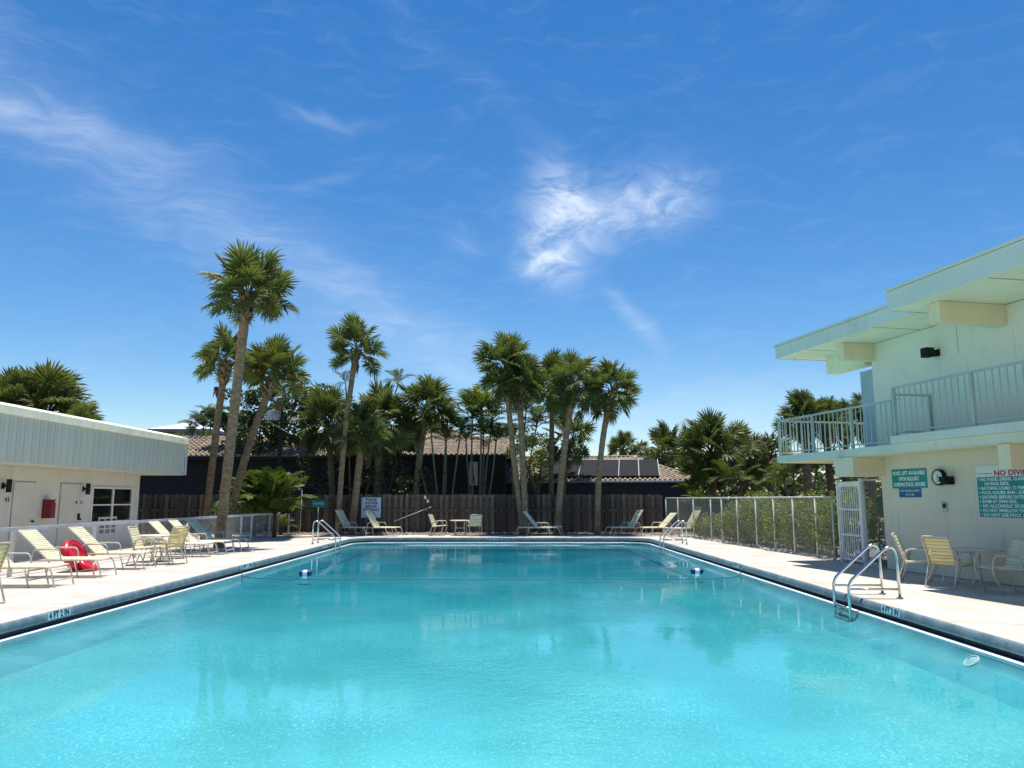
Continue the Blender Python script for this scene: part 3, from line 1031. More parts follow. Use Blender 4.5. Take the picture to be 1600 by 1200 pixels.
# white bar gate
ga, gb = Vector((8.345, 19.85, 0)), Vector((8.335, 18.55, 0))
e = thing('bar_gate', 'white metal bar gate under the corner of the balcony', 'gate', gb)
gl_ = (ga - gb).length
gd = (ga - gb).normalized()
gm = Matrix(((gd.x, -gd.y, 0, 0), (gd.y, gd.x, 0, 0), (0, 0, 1, 0), (0, 0, 0, 1)))


def gbox(name, *ext):
    MB().box(*ext, gm).build(name, M['white_paint'], e)


gbox('gate_post', -0.05, 0.03, -0.04, 0.04, 0, 2.04)
gbox('gate_post', gl_ - 0.03, gl_ + 0.05, -0.04, 0.04, 0, 2.04)
gbox('frame', 0.05, 0.10, -0.02, 0.02, 0.06, 1.98)
gbox('frame', gl_ - 0.10, gl_ - 0.05, -0.02, 0.02, 0.06, 1.98)
for z, hh in ((0.06, 0.05), (0.66, 0.04), (1.28, 0.04), (1.86, 0.12)):
    gbox('crosspiece', 0.101, gl_ - 0.101, -0.018, 0.018, z, z + hh)
nb = 9
for k in range(nb):
    x = 0.16 + (gl_ - 0.32) * k / (nb - 1)
    gbox('bar', x - 0.012, x + 0.012, -0.010, 0.010, 0.08, 1.9)

# low white fence on the left
la, lb = Vector((-10.1, 8.0, 0)), Vector((-10.1, 33.9, 0))
e = thing('pool_fence', 'low white rail fence with wire mesh behind the left loungers', 'fence', la)
MB().box(-0.03, 0.03, 0, 25.9, 0.91, 0.985).build('top_rail', M['fence_white'], e)
ypx = [24, 150, 215, 378, 394, 422, 452]
pm = MB().box(-0.03, 0.03, -0.035, 0.035, -0.03, 0.908).mesh('post', M['fence_white'])
for px in ypx:
    r_ = (px - 800) / FPX / math.cos(TH) * math.cos(TH)
    dxy = ray(px, 800)
    Yp = -10.1 * dxy.y / dxy.x
    inst('post', pm, e, Matrix.Translation((0, Yp - 8.0, 0)))
for yy in (2.0, 4.6):
    inst('post', pm, e, Matrix.Translation((0, yy, 0)))
chain_mesh(e, (0.0, 0, 0), (0.0, 25.9, 0), 0.06, 0.905, 0.07, 0.0021, M['fence_white'])
MB().tube([(0, 0, 0.06), (0, 25.9, 0.06)], 0.008, 6).build('bottom_wire', M['fence_white'], e)

# ------------------------------------------------------------------ left motel building
mot = thing('motel_building', 'white single storey motel with a ribbed grey green fascia behind the left fence', 'building', (0, 0, 0))
XF, XW, YF, YW = -12.2, -13.2, 28.9, 27.5
ZB, ZT = 2.44, 3.60


def mbx(name, m, *ext, parent=mot):
    return MB().box(*ext).build(name, m, parent)


mbx('wall', M['motel_wall'], -19.5, XW, 6, YW, -0.03, ZB - 0.02)
mbx('soffit', M['motel_wall'], -19.5, XF - 0.05, 6, YF - 0.03, ZB - 0.015, ZB + 0.02)
mbx('roof_body', M['siding'], -19.5, XF - 0.04, 6, YF - 0.03, ZB + 0.022, ZT + 0.15)
o = MB().hexa([Vector(p) for p in ((XF - 0.45, 6, ZT - 0.02), (XF + 0.05, 6, ZT - 0.02), (XF + 0.05, YF + 0.06, ZT - 0.02), (XF - 0.45, YF + 0.06, ZT - 0.02),
                                   (XF - 0.45, 6, ZT + 0.33), (XF + 0.03, 6, ZT + 0.19), (XF + 0.03, YF + 0.06, ZT + 0.19), (XF - 0.45, YF + 0.06, ZT + 0.33))]).build('roof_cap', M['roof_cap'], mot)
mbx('end_trim', M['fence_white'], XF - 0.03, XF + 0.035, YF - 0.03, YF + 0.02, ZB, ZT - 0.022)
pw = 0.315
spm = MB()
for x0, x1, y0, y1 in ((0, 0.016, 0.0, 0.018), (0.0, 0.040, 0.02, pw - 0.002)):
    spm.box(x0, x1, y0, y1, 0, ZT - ZB - 0.03)
spm = spm.mesh('siding_panel', M['siding'])
y = 6.0
while y < YF - 0.3:
    inst('siding_panel', spm, mot, Matrix.Translation((XF - 0.04, y, ZB + 0.005)))
    y += pw
for (pa, pb, num) in ((18, 52, True), (92, 125, False)):
    ya, yb = atX(pa, 790, XW).y, atX(pb, 790, XW).y
    dr = mbx('door', M['door_white'], XW + 0.002, XW + 0.03, ya, yb, 0.0, 2.0)
    for q in (mbx('jamb', M['seam_dark'], XW + 0.001, XW + 0.012, ya - 0.014, ya - 0.003, 0, 2.02, parent=dr),
              mbx('jamb', M['seam_dark'], XW + 0.001, XW + 0.012, yb + 0.003, yb + 0.014, 0, 2.02, parent=dr),
              mbx('head_jamb', M['seam_dark'], XW + 0.001, XW + 0.012, ya - 0.014, yb + 0.014, 2.021, 2.032, parent=dr)):
        pass
    MB().lathe([(0.001, 0.075), (0.03, 0.07), (0.034, 0.05), (0.015, 0.03), (0.028, 0.005)], 14, Matrix.Translation((XW + 0.03, yb - 0.08, 0.95)) @ Matrix.Rotation(R(90), 4, 'Y')).build('knob', M['black_metal'], dr, True)
    mbx('peephole', M['black_metal'], XW + 0.031, XW + 0.036, (ya + yb) / 2 + 0.25, (ya + yb) / 2 + 0.32, 1.42, 1.5, parent=dr) if not num else None
    if not num:
        mbx('latch_plate', M['black_metal'], XW + 0.031, XW + 0.05, yb - 0.16, yb - 0.04, 0.93, 1.12, parent=dr)
ya, yb = atX(141, 790, XW).y, atX(204, 790, XW).y
za, zb = 0.80, 1.94
wn = thing('window_group', '', '', (0, 0, 0))
bpy.data.objects.remove(wn)
wf = MB()
cw = 0.055
ym, zm = (ya + yb) / 2, za + (zb - za) * 0.50
for ext in ((ya, yb, zb - cw, zb), (ya, yb, za, za + cw), (ya, ya + cw, za + cw, zb - cw), (yb - cw, yb, za + cw, zb - cw), (ym - cw / 2 - 0.01, ym + cw / 2 + 0.01, za + cw, zb - cw),
            (ya + cw, ym - cw / 2 - 0.01, zm - 0.02, zm + 0.02), (ym + cw / 2 + 0.01, yb - cw, zm - 0.02, zm + 0.02)):
    wf.box(XW + 0.002, XW + 0.05, ext[0], ext[1], ext[2], ext[3])
win = wf.build('window', M['white_paint'], mot)
for a, b in ((ya + cw, ym - cw / 2), (ym + cw / 2, yb - cw)):
    for c, d in ((za + cw, zm - 0.02), (zm + 0.02, zb - cw)):
        mbx('pane', M['dark_glass'], XW + 0.003, XW + 0.012, a + 0.002, b - 0.002, c + 0.002, d - 0.002, parent=win)
# vent grille of pierced blocks low on the wall
vy = atX(165, 838, XW).y
vg = mbx('vent_grille', M['motel_wall'], XW + 0.001, XW + 0.02, vy - 0.55, vy + 0.6, 0.40, 0.98)
for i in range(3):
    for j in range(3):
        mbx('vent_slot', M['ink_black'], XW + 0.021, XW + 0.03, vy - 0.46 + i * 0.36, vy - 0.2 + i * 0.36, 0.46 + j * 0.17, 0.58 + j * 0.17, parent=vg)


def left_wall_frame(name, label, cat, px, py, group=None):
    p = atX(px, py, XW)
    mtx = Matrix(((0, 0, 1, p.x), (1, 0, 0, p.y), (0, 1, 0, p.z), (0, 0, 0, 1)))
    return thing(name, label, cat, group=group, mtx=mtx)


wall_lamp(left_wall_frame('wall_lamp', 'black cylinder lamp on the motel wall beside the door numbered 43', 'lamp', 4, 759))
wall_lamp(left_wall_frame('wall_lamp', 'black cylinder lamp on the motel wall beside the four pane window', 'lamp', 129, 764))
s = left_wall_frame('door_number', 'black house number 43 on the white motel wall', 'number', 11, 781)
letter('4', 0.17, M['ink_black'], s, -0.055, 0, 0.006, bold=0.004)
letter('3', 0.17, M['ink_black'], s, 0.055, 0, 0.006, bold=0.004)
s = left_wall_frame('door_number', 'small dark number plate beside the second motel door', 'number', 125.5, 785)
MB().box(-0.05, 0.05, -0.05, 0.05, 0.03, 0.042).build('plate', M['seam_dark'], s)
s = left_wall_frame('extinguisher_cabinet', 'red fire extinguisher cabinet between the two motel doors', 'cabinet', 70, 795)
MB().box(-0.14, 0.14, -0.26, 0.26, 0.002, 0.22).build('case', M['red_enamel'], s)
MB().box(-0.12, 0.12, -0.235, 0.235, 0.221, 0.232).build('door', M['red_enamel'], s)
MB().box(0.06, 0.11, 0.18, 0.23, 0.233, 0.242).build('tag', M['white_paint'], s)

# ------------------------------------------------------------------ wooden fence
wfn = thing('wooden_fence', 'weathered dark wooden board fence along the far end of the pool', 'fence', (-20.5, 36.0, 0))
bms = []
for k in range(5):
    h_ = 1.76 + rng.uniform(-0.03, 0.03)
    m_ = MB()
    m_.hexa([Vector(p) for p in ((0, 0, -0.05), (0.138, 0, -0.05), (0.138, 0.018, -0.05), (0, 0.018, -0.05), (0.0, 0, h_ - 0.03), (0.138, 0, h_), (0.138, 0.018, h_), (0, 0.018, h_ - 0.03))])
    bms.append(m_.mesh('board', M['fence_wood']))
x = 0.0
k = 0
while x < 27.4:
    front = k % 2 == 0
    o = inst('board', rng.choice(bms), wfn, Matrix.Translation((x, -0.03 if front else 0.045, rng.uniform(-0.02, 0.015))) @ Matrix.Rotation(rng.uniform(-0.006, 0.006), 4, 'Y'))
    x += 0.132
    k += 1
for z in (0.35, 1.0, 1.5):
    MB().box(0, 27.4, -0.008, 0.04, z, z + 0.08).build('rail', M['fence_wood'], wfn)
for k in range(11):
    MB().box(k * 2.5, k * 2.5 + 0.09, 0.07, 0.16, -0.05, 1.72).build('post', M['fence_wood'], wfn)

# things at the wooden fence
s = thing('sign', 'white sign asking bathers to shower on the wooden fence', 'sign', mtx=Matrix.Translation(atY(580, 793, 35.95)) @ Matrix.Rotation(R(90), 4, 'X'))
MB().box(-0.45, 0.45, -0.46, 0.46, 0.0, 0.012).build('board', M['sign_white'], s)
for k, (tx, f_) in enumerate((('PLEASE', 0.50), ('SHOWER', 0.58), ('BEFORE', 0.52), ('ENTERING', 0.70), ('POOL', 0.36))):
    letter(tx, 0.17, M['ink_navy'], s, 0, 0.355 - 0.155 * k, 0.0135, fit=f_, bold=0.005)
letter('THANK YOU', 0.07, M['ink_navy'], s, -0.05, -0.405, 0.0135, fit=0.7)
s = thing('sign', 'small teal sign on a thin post in front of the wooden fence', 'sign', mtx=Matrix.Translation(atY(497.5, 787, 35.6)) @ Matrix.Rotation(R(90), 4, 'X'))
MB().box(-0.31, 0.31, -0.17, 0.17, 0.0, 0.01).build('board', M['sign_teal'], s)
letter('SHOWER', 0.13, M['ink_white'], s, 0, 0, 0.0112, fit=0.46)
MB().tube([(0, 0.16, -0.02), (0, -1.36, -0.02)], 0.018, 8).build('post', M['galvanised'], s, True)
p = gnd(474, 834)
e = thing('shower_pipe', 'thin grey shower standpipe left of the small teal sign', 'pipe', (p.x, 34.9, 0))
MB().tube([(0, 0, 0), (0.03, 0, 1.95)], 0.02, 8).build('pipe', M['galvanised'], e, True)
MB().lathe([(0.02, 0), (0.05, -0.03), (0.05, -0.04), (0.001, -0.04)], 12, Matrix.Translation((0.05, -0.05, 1.95))).build('shower_head', M['chrome'], e, True)
MB().box(-0.03, 0.03, -0.06, -0.02, 0.95, 1.02).build('valve', M['chrome'], e)
a, b = atY(674, 792, 35.9), atY(615, 815, 35.75)
tag(MB().tube([a, b], 0.016, 8).build('skimmer_pole', M['galvanised'], None, True), 'long thin aluminium pole hung slanting on the wooden fence', 'pole')
for px, py, lb in ((664.5, 777, 'upper white box on the wooden fence above the slanting pole'), (668.5, 783, 'lower white box on the wooden fence above the slanting pole')):
    p = atY(px, py, 35.93)
    e = thing('junction_box', lb, 'box', p, 0, 'small boxes on the wooden fence')
    MB().box(-0.05, 0.05, -0.05, 0.0, -0.07, 0.07).build('case', M['white_paint'], e)
    MB().box(-0.035, 0.035, -0.058, -0.051, -0.05, 0.05).build('cover', M['white_paint'], e)

# ------------------------------------------------------------------ houses beyond the fence
def tile_patch(parent, o_, du, dv, poly, tw=0.27, th=0.36, name='roof_tiles'):
    """barrel tiles over a sloping polygon; du along the eave, dv up the slope, poly in (u, v)"""
    du, dv = Vector(du).normalized(), Vector(dv).normalized()
    nn = du.cross(dv).normalized()
    if nn.z < 0:
        nn = -nn
    us, vs = [p[0] for p in poly], [p[1] for p in poly]

    def inside(u, v):
        c = False
        for i in range(len(poly)):
            (x1, y1), (x2, y2) = poly[i], poly[i - 1]
            if (y1 > v) != (y2 > v) and u < (x2 - x1) * (v - y1) / (y2 - y1) + x1:
                c = not c
        return c
    base = MB()
    base.quad(*[o_ + du * u + dv * v for u, v in poly])
    base.build('roof_underlay', M['roof_under'], parent)
    mb = MB()
    v = min(vs)
    while v < max(vs) - 0.05:
        u = min(us)
        while u < max(us):
            if inside(u + tw / 2, v + th / 2):
                j = rng.uniform(-0.008, 0.008)
                sec = [(0.0, 0.012), (0.10, 0.015), (0.14, 0.065), (0.20, 0.085), (0.26, 0.065), (0.27, 0.012)]
                i = len(mb.v)
                for a_, hgt_ in sec:
                    mb.v.append(tuple(o_ + du * (u + a_ * tw / 0.27) + dv * (v - 0.03 + j) + nn * (hgt_ + 0.035)))
                for a_, hgt_ in sec:
                    mb.v.append(tuple(o_ + du * (u + a_ * tw / 0.27) + dv * (v + th) + nn * hgt_))
                for q in range(5):
                    mb.f.append((i + q, i + q + 1, i + q + 7, i + q + 6))
                mb.f.append((i, i + 6, i + 6, i)[:2] + (i + 5,))
                # front lip
                mb.v += [tuple(o_ + du * u + dv * (v - 0.03 + j)), tuple(o_ + du * (u + tw) + dv * (v - 0.03 + j))]
                mb.f.append((i + 12, i + 13, i + 5, i + 4, i + 3, i + 2, i + 1, i))
            u += tw
        v += th
    return mb.build(name, M['roof_tile'], parent, kind='stuff')


def ridge(parent, pts, r=0.11):
    mb = MB()
    for a, b in zip(pts[:-1], pts[1:]):
        n = max(1, int((b - a).length / 0.4))
        for k in range(n):
            mb.tube([a.lerp(b, k / n), a.lerp(b, (k + 1.1) / n)], [r, r * 0.85], 7)
    mb.build('ridge_tiles', M['roof_tile'], parent, kind='stuff')


# right house: rotated a little, hip roof with solar panels
hr = thing('house', 'dark navy house with a hipped tile roof and black solar panels', 'house', (0, 0, 0))
ang = R(-9)
eu = Vector((math.cos(ang), math.sin(ang), 0))
ev = Vector((-math.sin(ang), math.cos(ang), 0))
E1 = atY(1096, 752, 42.0)
E1.z = 2.55
E0 = E1 - eu * 14.0
run, rise = 4.6, 1.55
dvv = ev * run + Vector((0, 0, rise))
sl = dvv.length
tile_patch(hr, E0, eu, dvv, [(0, 0), (14.0, 0), (14.0 - 3.7, sl), (0.0, sl)])
hipr = E1 - eu * 3.7 + dvv
ridge(hr, [E0 + dvv, hipr, E1 + Vector((0, 0, 0.03))])
E2 = E1 + ev * 2 * run
m_ = MB()
m_.quad(E1, E2, hipr)
m_.quad(E2, E0 + ev * 2 * run, E0 + dvv, hipr)
m_.build('back_roof', M['roof_tile'], hr)
wl = MB()
q0, q1 = E0 + ev * 0.5 - eu * 0, E1 + ev * 0.5 - eu * 0.5
q2 = E1 + ev * (2 * run - 0.5) - eu * 0.5
q3 = E0 + ev * (2 * run - 0.5)
wl.hexa([Vector((q.x, q.y, -0.1)) for q in (q0, q1, q2, q3)] + [Vector((q.x, q.y, 2.53)) for q in (q0, q1, q2, q3)])
wl.build('wall', M['house_navy'], hr)
gt = MB()
gt.tube([E0 + Vector((0, 0, -0.05)) - ev * 0.05, E1 + Vector((0, 0, -0.05)) - ev * 0.05], 0.07, 8)
gt.build('gutter', M['house_grey'], hr)
nnr = eu.cross(dvv.normalized()).normalized()
for k in range(6):
    u0 = 5.1 + k * 1.12
    a = E0 + eu * u0 + dvv.normalized() * 0.35 + nnr * 0.13
    wv_, hv_ = eu * 1.06, dvv.normalized() * 3.3
    up_ = nnr * 0.05
    MB().hexa([a, a + wv_, a + wv_ + hv_, a + hv_, a + up_, a + wv_ + up_, a + wv_ + hv_ + up_, a + hv_ + up_]).build('solar_panel', M['solar_black'], hr)
    MB().tube([a + wv_ + eu * 0.03 + up_, a + wv_ + hv_ + eu * 0.03 + up_], 0.022, 6).build('joint_pipe', M['galvanised'], hr)
MB().tube([E0 + eu * 4.1 + dvv.normalized() * 3.75 + nnr * 0.15, E0 + eu * 11.0 + dvv.normalized() * 3.75 + nnr * 0.15], 0.03, 6).build('header_pipe', M['galvanised'], hr)

# middle house
hm = thing('house', 'black walled house with two stepped tile roofs behind the thin palms', 'house', (0, 0, 0))


def gable_front(parent, pxa, pxb, py_e, py_r, Y, depth, wall_m, trap=(0, 0), wz=None, tw=0.27):
    a, b = atY(pxa, py_e, Y), atY(pxb, py_e, Y)
    zr = atY(pxa, py_r, Y + depth).z
    du = Vector((1, 0, 0))
    dv = Vector((0, depth, zr - a.z))
    L_ = b.x - a.x
    tile_patch(parent, a, du, dv, [(0, 0), (L_, 0), (L_ - trap[1], dv.length), (trap[0], dv.length)], tw=tw)
    r0, r1 = a + Vector((trap[0], 0, 0)) + dv, b - Vector((trap[1], 0, 0)) + dv
    pts = [r0, r1]
    if trap[0]:
        pts = [a + Vector((0, 0, 0.03))] + pts
    if trap[1]:
        pts = pts + [b + Vector((0, 0, 0.03))]
    ridge(parent, pts)
    m2 = MB()
    m2.quad(r0, r1, b + Vector((0, 2 * depth, 0)), a + Vector((0, 2 * depth, 0)))
    if trap[0]:
        m2.quad(a, r0, a + Vector((0, 2 * depth, 0)))
    if trap[1]:
        m2.quad(b, b + Vector((0, 2 * depth, 0)), r1)
    m2.build('back_roof', M['roof_tile'], parent)
    zb_ = -0.1 if wz is None else wz
    MB().box(a.x + 0.4, b.x - 0.4, Y + 0.45, Y + 2 * depth - 0.4, zb_, a.z - 0.03).build('wall', wall_m, parent)
    MB().box(a.x, b.x, Y - 0.06, Y + 0.02, a.z - 0.16, a.z - 0.02).build('fascia_board', M['house_black'], parent)


gable_front(hm, 628, 802, 711, 684, 41.0, 4.0, M['house_black'], trap=(0.9, 0.3))
gable_front(hm, 622, 722, 683, 660, 45.5, 2.6, M['house_black'], trap=(1.5, 1.5), wz=3.0)
pw_ = atY(740, 740, 41.42)
for zz in (0, 1):
    pass
wfm = MB()
for ext in ((-0.22, 0.22, -0.62, -0.56), (-0.22, 0.22, 0.56, 0.62), (-0.22, -0.16, -0.56, 0.56), (0.16, 0.22, -0.56, 0.56), (-0.16, 0.16, -0.03, 0.03)):
    wfm.box(pw_.x + ext[0], pw_.x + ext[1], 41.40, 41.448, pw_.z + ext[2], pw_.z + ext[3])
wo_ = wfm.build('window', M['galvanised'], hm)
for z0_, z1_ in ((-0.56, -0.03), (0.03, 0.56)):
    MB().box(pw_.x - 0.16, pw_.x + 0.16, 41.43, 41.445, pw_.z + z0_, pw_.z + z1_).build('pane', M['dark_glass'], wo_)
MB().box(atY(597, 690, 40.6).x, atY(646, 690, 40.6).x, 41.46, 43.0, -0.1, atY(610, 679, 40.6).z).build('side_wall', M['house_black'], hm)
MB().box(atY(505, 690, 42.5).x, atY(596, 690, 42.5).x, 42.5, 46.0, -0.1, atY(560, 694, 42.5).z).build('link_wall', M['house_black'], hm)

# left house
hl = thing('house', 'navy house with a tile roof end behind the leaning palms', 'house', (0, 0, 0))
gable_front(hl, 120, 525, 713, 684, 39.5, 3.6, M['house_black'], tw=0.27)
MB().box(atY(420, 760, 39.7).x, atY(470, 760, 39.7).x, 39.88, 39.945, 0.9, 2.7).build('shutter', M['house_navy'], hl)
gable_front(hl, 470, 560, 697, 674, 44.0, 2.2, M['house_black'], wz=1.0)
# far pavilion with white roof
hw = thing('house', 'small far house with a white metal pyramid roof above the motel', 'house', (0, 0, 0))
a, b = atY(231, 670, 62), atY(331, 670, 62)
ap = atY(283, 658, 65)
m2 = MB()
c_, d_ = Vector((b.x, 68, b.z)), Vector((a.x, 68, a.z))
apx = Vector(((a.x + b.x) / 2, 65, atY(283, 659, 65).z))
m2.quad(a, b, apx)
m2.quad(b, c_, apx)
m2.quad(c_, d_, apx)
m2.quad(d_, a, apx)
m2.build('roof', M['metal_roof_white'], hw)
MB().box(a.x, b.x, 61.95, 68, a.z - 0.25, a.z - 0.01).build('fascia_board', M['house_grey'], hw)
MB().box(a.x + 0.5, b.x - 0.5, 62.4, 67.6, -0.1, a.z - 0.255).build('wall', M['house_grey'], hw)
for px in (270, 296):
    p = atY(px, 680, 62.38)
    o = MB().box(p.x - 0.55, p.x + 0.55, 62.33, 62.395, p.z - 0.45, p.z + 0.35).build('window', M['white_paint'], hw)
    MB().box(p.x - 0.46, p.x + 0.46, 62.31, 62.328, p.z - 0.38, p.z + 0.28).build('pane', M['dark_glass'], o)

# ribbed drum on a post
p = atY(427, 650, 38.6)
e = thing('vent_drum', 'small white ribbed drum on a dark post beside the leaning palm', 'drum', (p.x, p.y, 0))
mb = MB()
for k in range(14):
    a_ = 2 * math.pi * k / 14
    mb.box(-0.055, 0.055, -0.02, 0.02, p.z - 0.22, p.z + 0.22, Matrix.Rotation(a_, 4, 'Z') @ Matrix.Translation((0, -0.30, 0)))
mb.build('ribs', M['drum_white'], e)
MB().lathe([(0.27, p.z - 0.21), (0.27, p.z + 0.21), (0.001, p.z + 0.26)], 20).build('core', M['seam_dark'], e)
MB().lathe([(0.31, p.z + 0.2), (0.31, p.z + 0.25), (0.001, p.z + 0.27)], 20).build('lid', M['drum_white'], e)
MB().box(0.36, 0.50, -0.05, 0.05, 0, p.z + 0.65).build('post', M['house_black'], e)
MB().box(0.2, 0.36, -0.02, 0.02, p.z - 0.26, p.z - 0.22).build('arm', M['house_black'], e)
MB().tube(rounded([(-0.2, -0.05, p.z + 0.22), (-0.55, -0.05, p.z - 0.05), (0.2, -0.05, p.z - 0.5), (0.8, -0.05, p.z - 0.85)], 0.3, 5), 0.018, 6).build('cable', M['drum_white'], e, True)

# ------------------------------------------------------------------ plants
def fan_frond(seed, m, nseg=34, droop=0.30, spread=150):
    """costapalmate palm leaf of about unit length along +Y, up = +Z"""
    r = random.Random(seed)
    mb = MB()
    Lp = 0.50
    sag = r.uniform(0.02, 0.05)
    mb.tube([(0, 0, 0), (0, Lp * 0.5, sag), (0, Lp, sag * 0.3)], [0.017, 0.012, 0.010], 3, cap=False)
    for k in range(nseg):
        a = (k / (nseg - 1) * 2 - 1)
        an = R(spread) * a + r.uniform(-0.04, 0.04)
        ln = 0.43 * (0.82 + 0.18 * math.cos(a * 2.0)) * r.uniform(0.86, 1.06)
        ca = 0.5 + 0.5 * math.cos(an)
        hub = Vector((0, Lp + 0.13 * ca, sag * 0.3 - 0.07 * ca ** 2))
        d = Vector((math.sin(an), math.cos(an), 0))
        tw = Vector((math.cos(an), -math.sin(an), (0.6 if k % 2 else -0.6))).normalized()
        dr = droop * r.uniform(0.7, 1.4)
        w0, w1 = 0.010, 0.021
        lift = 0.30 * (1 - ca) + 0.12

        def P(t_):
            return hub + d * ln * t_ * (1 - 0.25 * dr * t_) + Vector((0, 0, lift * ln * t_ - dr * ln * t_ ** 2.4))
        q = [P(0.02), P(0.5), P(0.8), P(1.0)]
        i = len(mb.v)
        mb.v += [tuple(q[0] - tw * w0), tuple(q[0] + tw * w0), tuple(q[1] + tw * w1), tuple(q[1] - tw * w1),
                 tuple(q[2] + tw * w1 * 0.6), tuple(q[2] - tw * w1 * 0.6), tuple(q[3])]
        mb.f += [(i, i + 1, i + 2, i + 3), (i + 3, i + 2, i + 4, i + 5), (i + 5, i + 4, i + 6)]
    return mb.mesh('frond', m)


FAN = {}
for nm, m_, ks in (('green', 'frond_green', 5), ('yellow', 'frond_yellow', 4), ('dark', 'frond_dark', 5)):
    FAN[nm] = [fan_frond(s_ * 13 + len(nm), M[m_], 36, 0.22 + 0.38 * s_ / ks) for s_ in range(ks)]
FAN['dead'] = [fan_frond(91 + s_, M['frond_dead'], 22, 0.75, 80) for s_ in range(2)]


def trunk_mesh(path, r0, r1, m, flare=1.16, rings=True):
    mb = MB()
    n = len(path)
    rs = []
    for k in range(n):
        t_ = k / (n - 1)
        b = r0 + (r1 - r0) * t_
        b *= 1 + (flare - 1) * max(0, 1 - t_ * 9)
        if rings:
            b *= 1 + (0.035 if k % 2 else -0.02) + rng.uniform(-0.02, 0.02)
        rs.append(b)
    mb.tube(path, rs, 12)
    return mb.mesh('trunk', m, True)


def sabal(label, base, heart, Lr, tr, kind='green', n=34, low=-22, mid=None, gap=0.82, boots=0.75, bark='palm_bark', dead=1, group='fan palms', top_r=None):
    e = thing('fan_palm', label, 'palm tree', (base.x, base.y, 0), 0, group)
    b0 = Vector((0, 0, -0.05))
    h = heart - Vector((base.x, base.y, 0))
    if mid is not None:
        md = mid - Vector((base.x, base.y, 0))
    else:
        md = b0.lerp(h, 0.5)
    N_ = 26
    # quadratic through the mid point
    cpt = md * 2 - (b0 + h) * 0.5
    path = [b0 * (1 - t_) ** 2 + cpt * 2 * t_ * (1 - t_) + h * t_ ** 2 for t_ in [k / (N_ - 1) for k in range(N_)]]
    inst('trunk', trunk_mesh(path, tr, (top_r or tr) * 0.95, M[bark]), e)
    axis = (path[-1] - path[-4]).normalized()
    # criss-cross leaf bases under the crown
    mb = MB()
    nb_ = 46
    for k in range(nb_):
        a = k * 2.39996
        zz = -boots * (1 - k / nb_)
        c_ = h + axis * zz
        rad = tr * (1.02 + 0.25 * (k / nb_))
        dr = Vector((math.cos(a), math.sin(a), 0))
        sd = Vector((-math.sin(a), math.cos(a), 0))
        s_ = rng.uniform(0.75, 1.25)
        p0_ = c_ + dr * rad * 0.75
        p1_ = c_ + dr * (rad + 0.13 * s_) + Vector((0, 0, 0.27 * s_)) + sd * rng.uniform(-0.06, 0.06)
        wv_ = 0.085 * s_
        th_ = dr * 0.025
        mb.hexa([p0_ - sd * wv_, p0_ + sd * wv_, p0_ + sd * wv_ + th_, p0_ - sd * wv_ + th_,
                 p1_ - sd * wv_ * 0.45, p1_ + sd * wv_ * 0.45, p1_ + sd * wv_ * 0.45 + th_ * 0.6, p1_ - sd * wv_ * 0.45 + th_ * 0.6])
    mb.build('leaf_bases', M['leaf_base'], e)
    n = int(n * gap)
    for k in range(n):
        t_ = k / (n - 1)
        a = k * 2.39996 + rng.uniform(-0.3, 0.3)
        el = 86 - (86 - low) * t_ ** 0.85 + rng.uniform(-8, 8)
        s_ = Lr * 0.96 * (1.0 - 0.14 * min(1, t_ * 3.0)) * rng.uniform(0.86, 1.08)
        mtx = Matrix.Translation(h + axis * (0.10 * (1 - t_))) @ Matrix.Rotation(a, 4, 'Z') @ Matrix.Rotation(R(el), 4, 'X') @ Matrix.Rotation(rng.uniform(-1.35, 1.35), 4, 'Y') @ Matrix.Diagonal((s_, s_, s_, 1))
        inst('frond', rng.choice(FAN[kind]), e, mtx)
    for k in range(dead):
        a = rng.uniform(0, 6.28)
        s_ = Lr * 0.75
        inst('dead_frond', rng.choice(FAN['dead']), e, Matrix.Translation(h - axis * 0.15) @ Matrix.Rotation(a, 4, 'Z') @ Matrix.Rotation(R(-62), 4, 'X') @ Matrix.Diagonal((s_, s_, s_, 1)))
    return e


def palm_px(label, bpx, hpx, hpy, Y, Lpx, tpx, mid=None, **kw):
    base = Vector((atY(bpx, 800, Y).x, Y, 0))
    heart = atY(hpx, hpy, Y)
    md = atY(mid[0], mid[1], Y) if mid else None
    return sabal(label, base, heart, Lpx * Y / FPX, tpx * 0.88 * Y / FPX / 2, mid=md, **kw)


palm_px('tallest fan palm standing beside the white rail fence, its trunk bending up', 345, 386, 470, 25.4, 100, 17.5, mid=(366, 640), n=38, dead=0, boots=0.8)
palm_px('fan palm just left of the tallest one, partly hidden by its trunk', 321, 352, 572, 29.5, 68, 12.5, n=30, mid=(336, 690), bark='palm_bark_dark')
palm_px('yellow green fan palm leaning to the right behind the tallest one', 356, 430, 592, 30.5, 72, 13.5, mid=(388, 700), kind='yellow', n=40, low=-15, bark='palm_bark_dark', boots=0.9)
palm_px('slender pale fan palm rising alone above the left cluster', 529, 556, 553, 34.6, 66, 10, mid=(538, 690), n=30, low=-38, dead=0, boots=0.4)
palm_px('low dense fan palm left of the slender pale one', 523, 514, 668, 38.0, 74, 11.5, n=44, low=-50, kind='dark', bark='palm_bark_dark')
palm_px('stout low fan palm just right of the slender pale trunk', 550, 566, 682, 35.2, 64, 12.5, n=36, low=-45, kind='dark')
palm_px('low fan palm behind the white shower sign', 586, 594, 668, 38.0, 78, 12.5, n=44, low=-45, kind='green', bark='palm_bark_dark')
palm_px('fan palm with a slanting trunk between the tile roofs', 646, 666, 646, 38.5, 72, 12.5, n=38, low=-40, mid=(656, 710), bark='palm_bark')
palm_px('left one of the two tall palms crossing at the fence', 818, 791, 578, 35.0, 68, 10, mid=(799, 680), n=40, low=-48, dead=1)
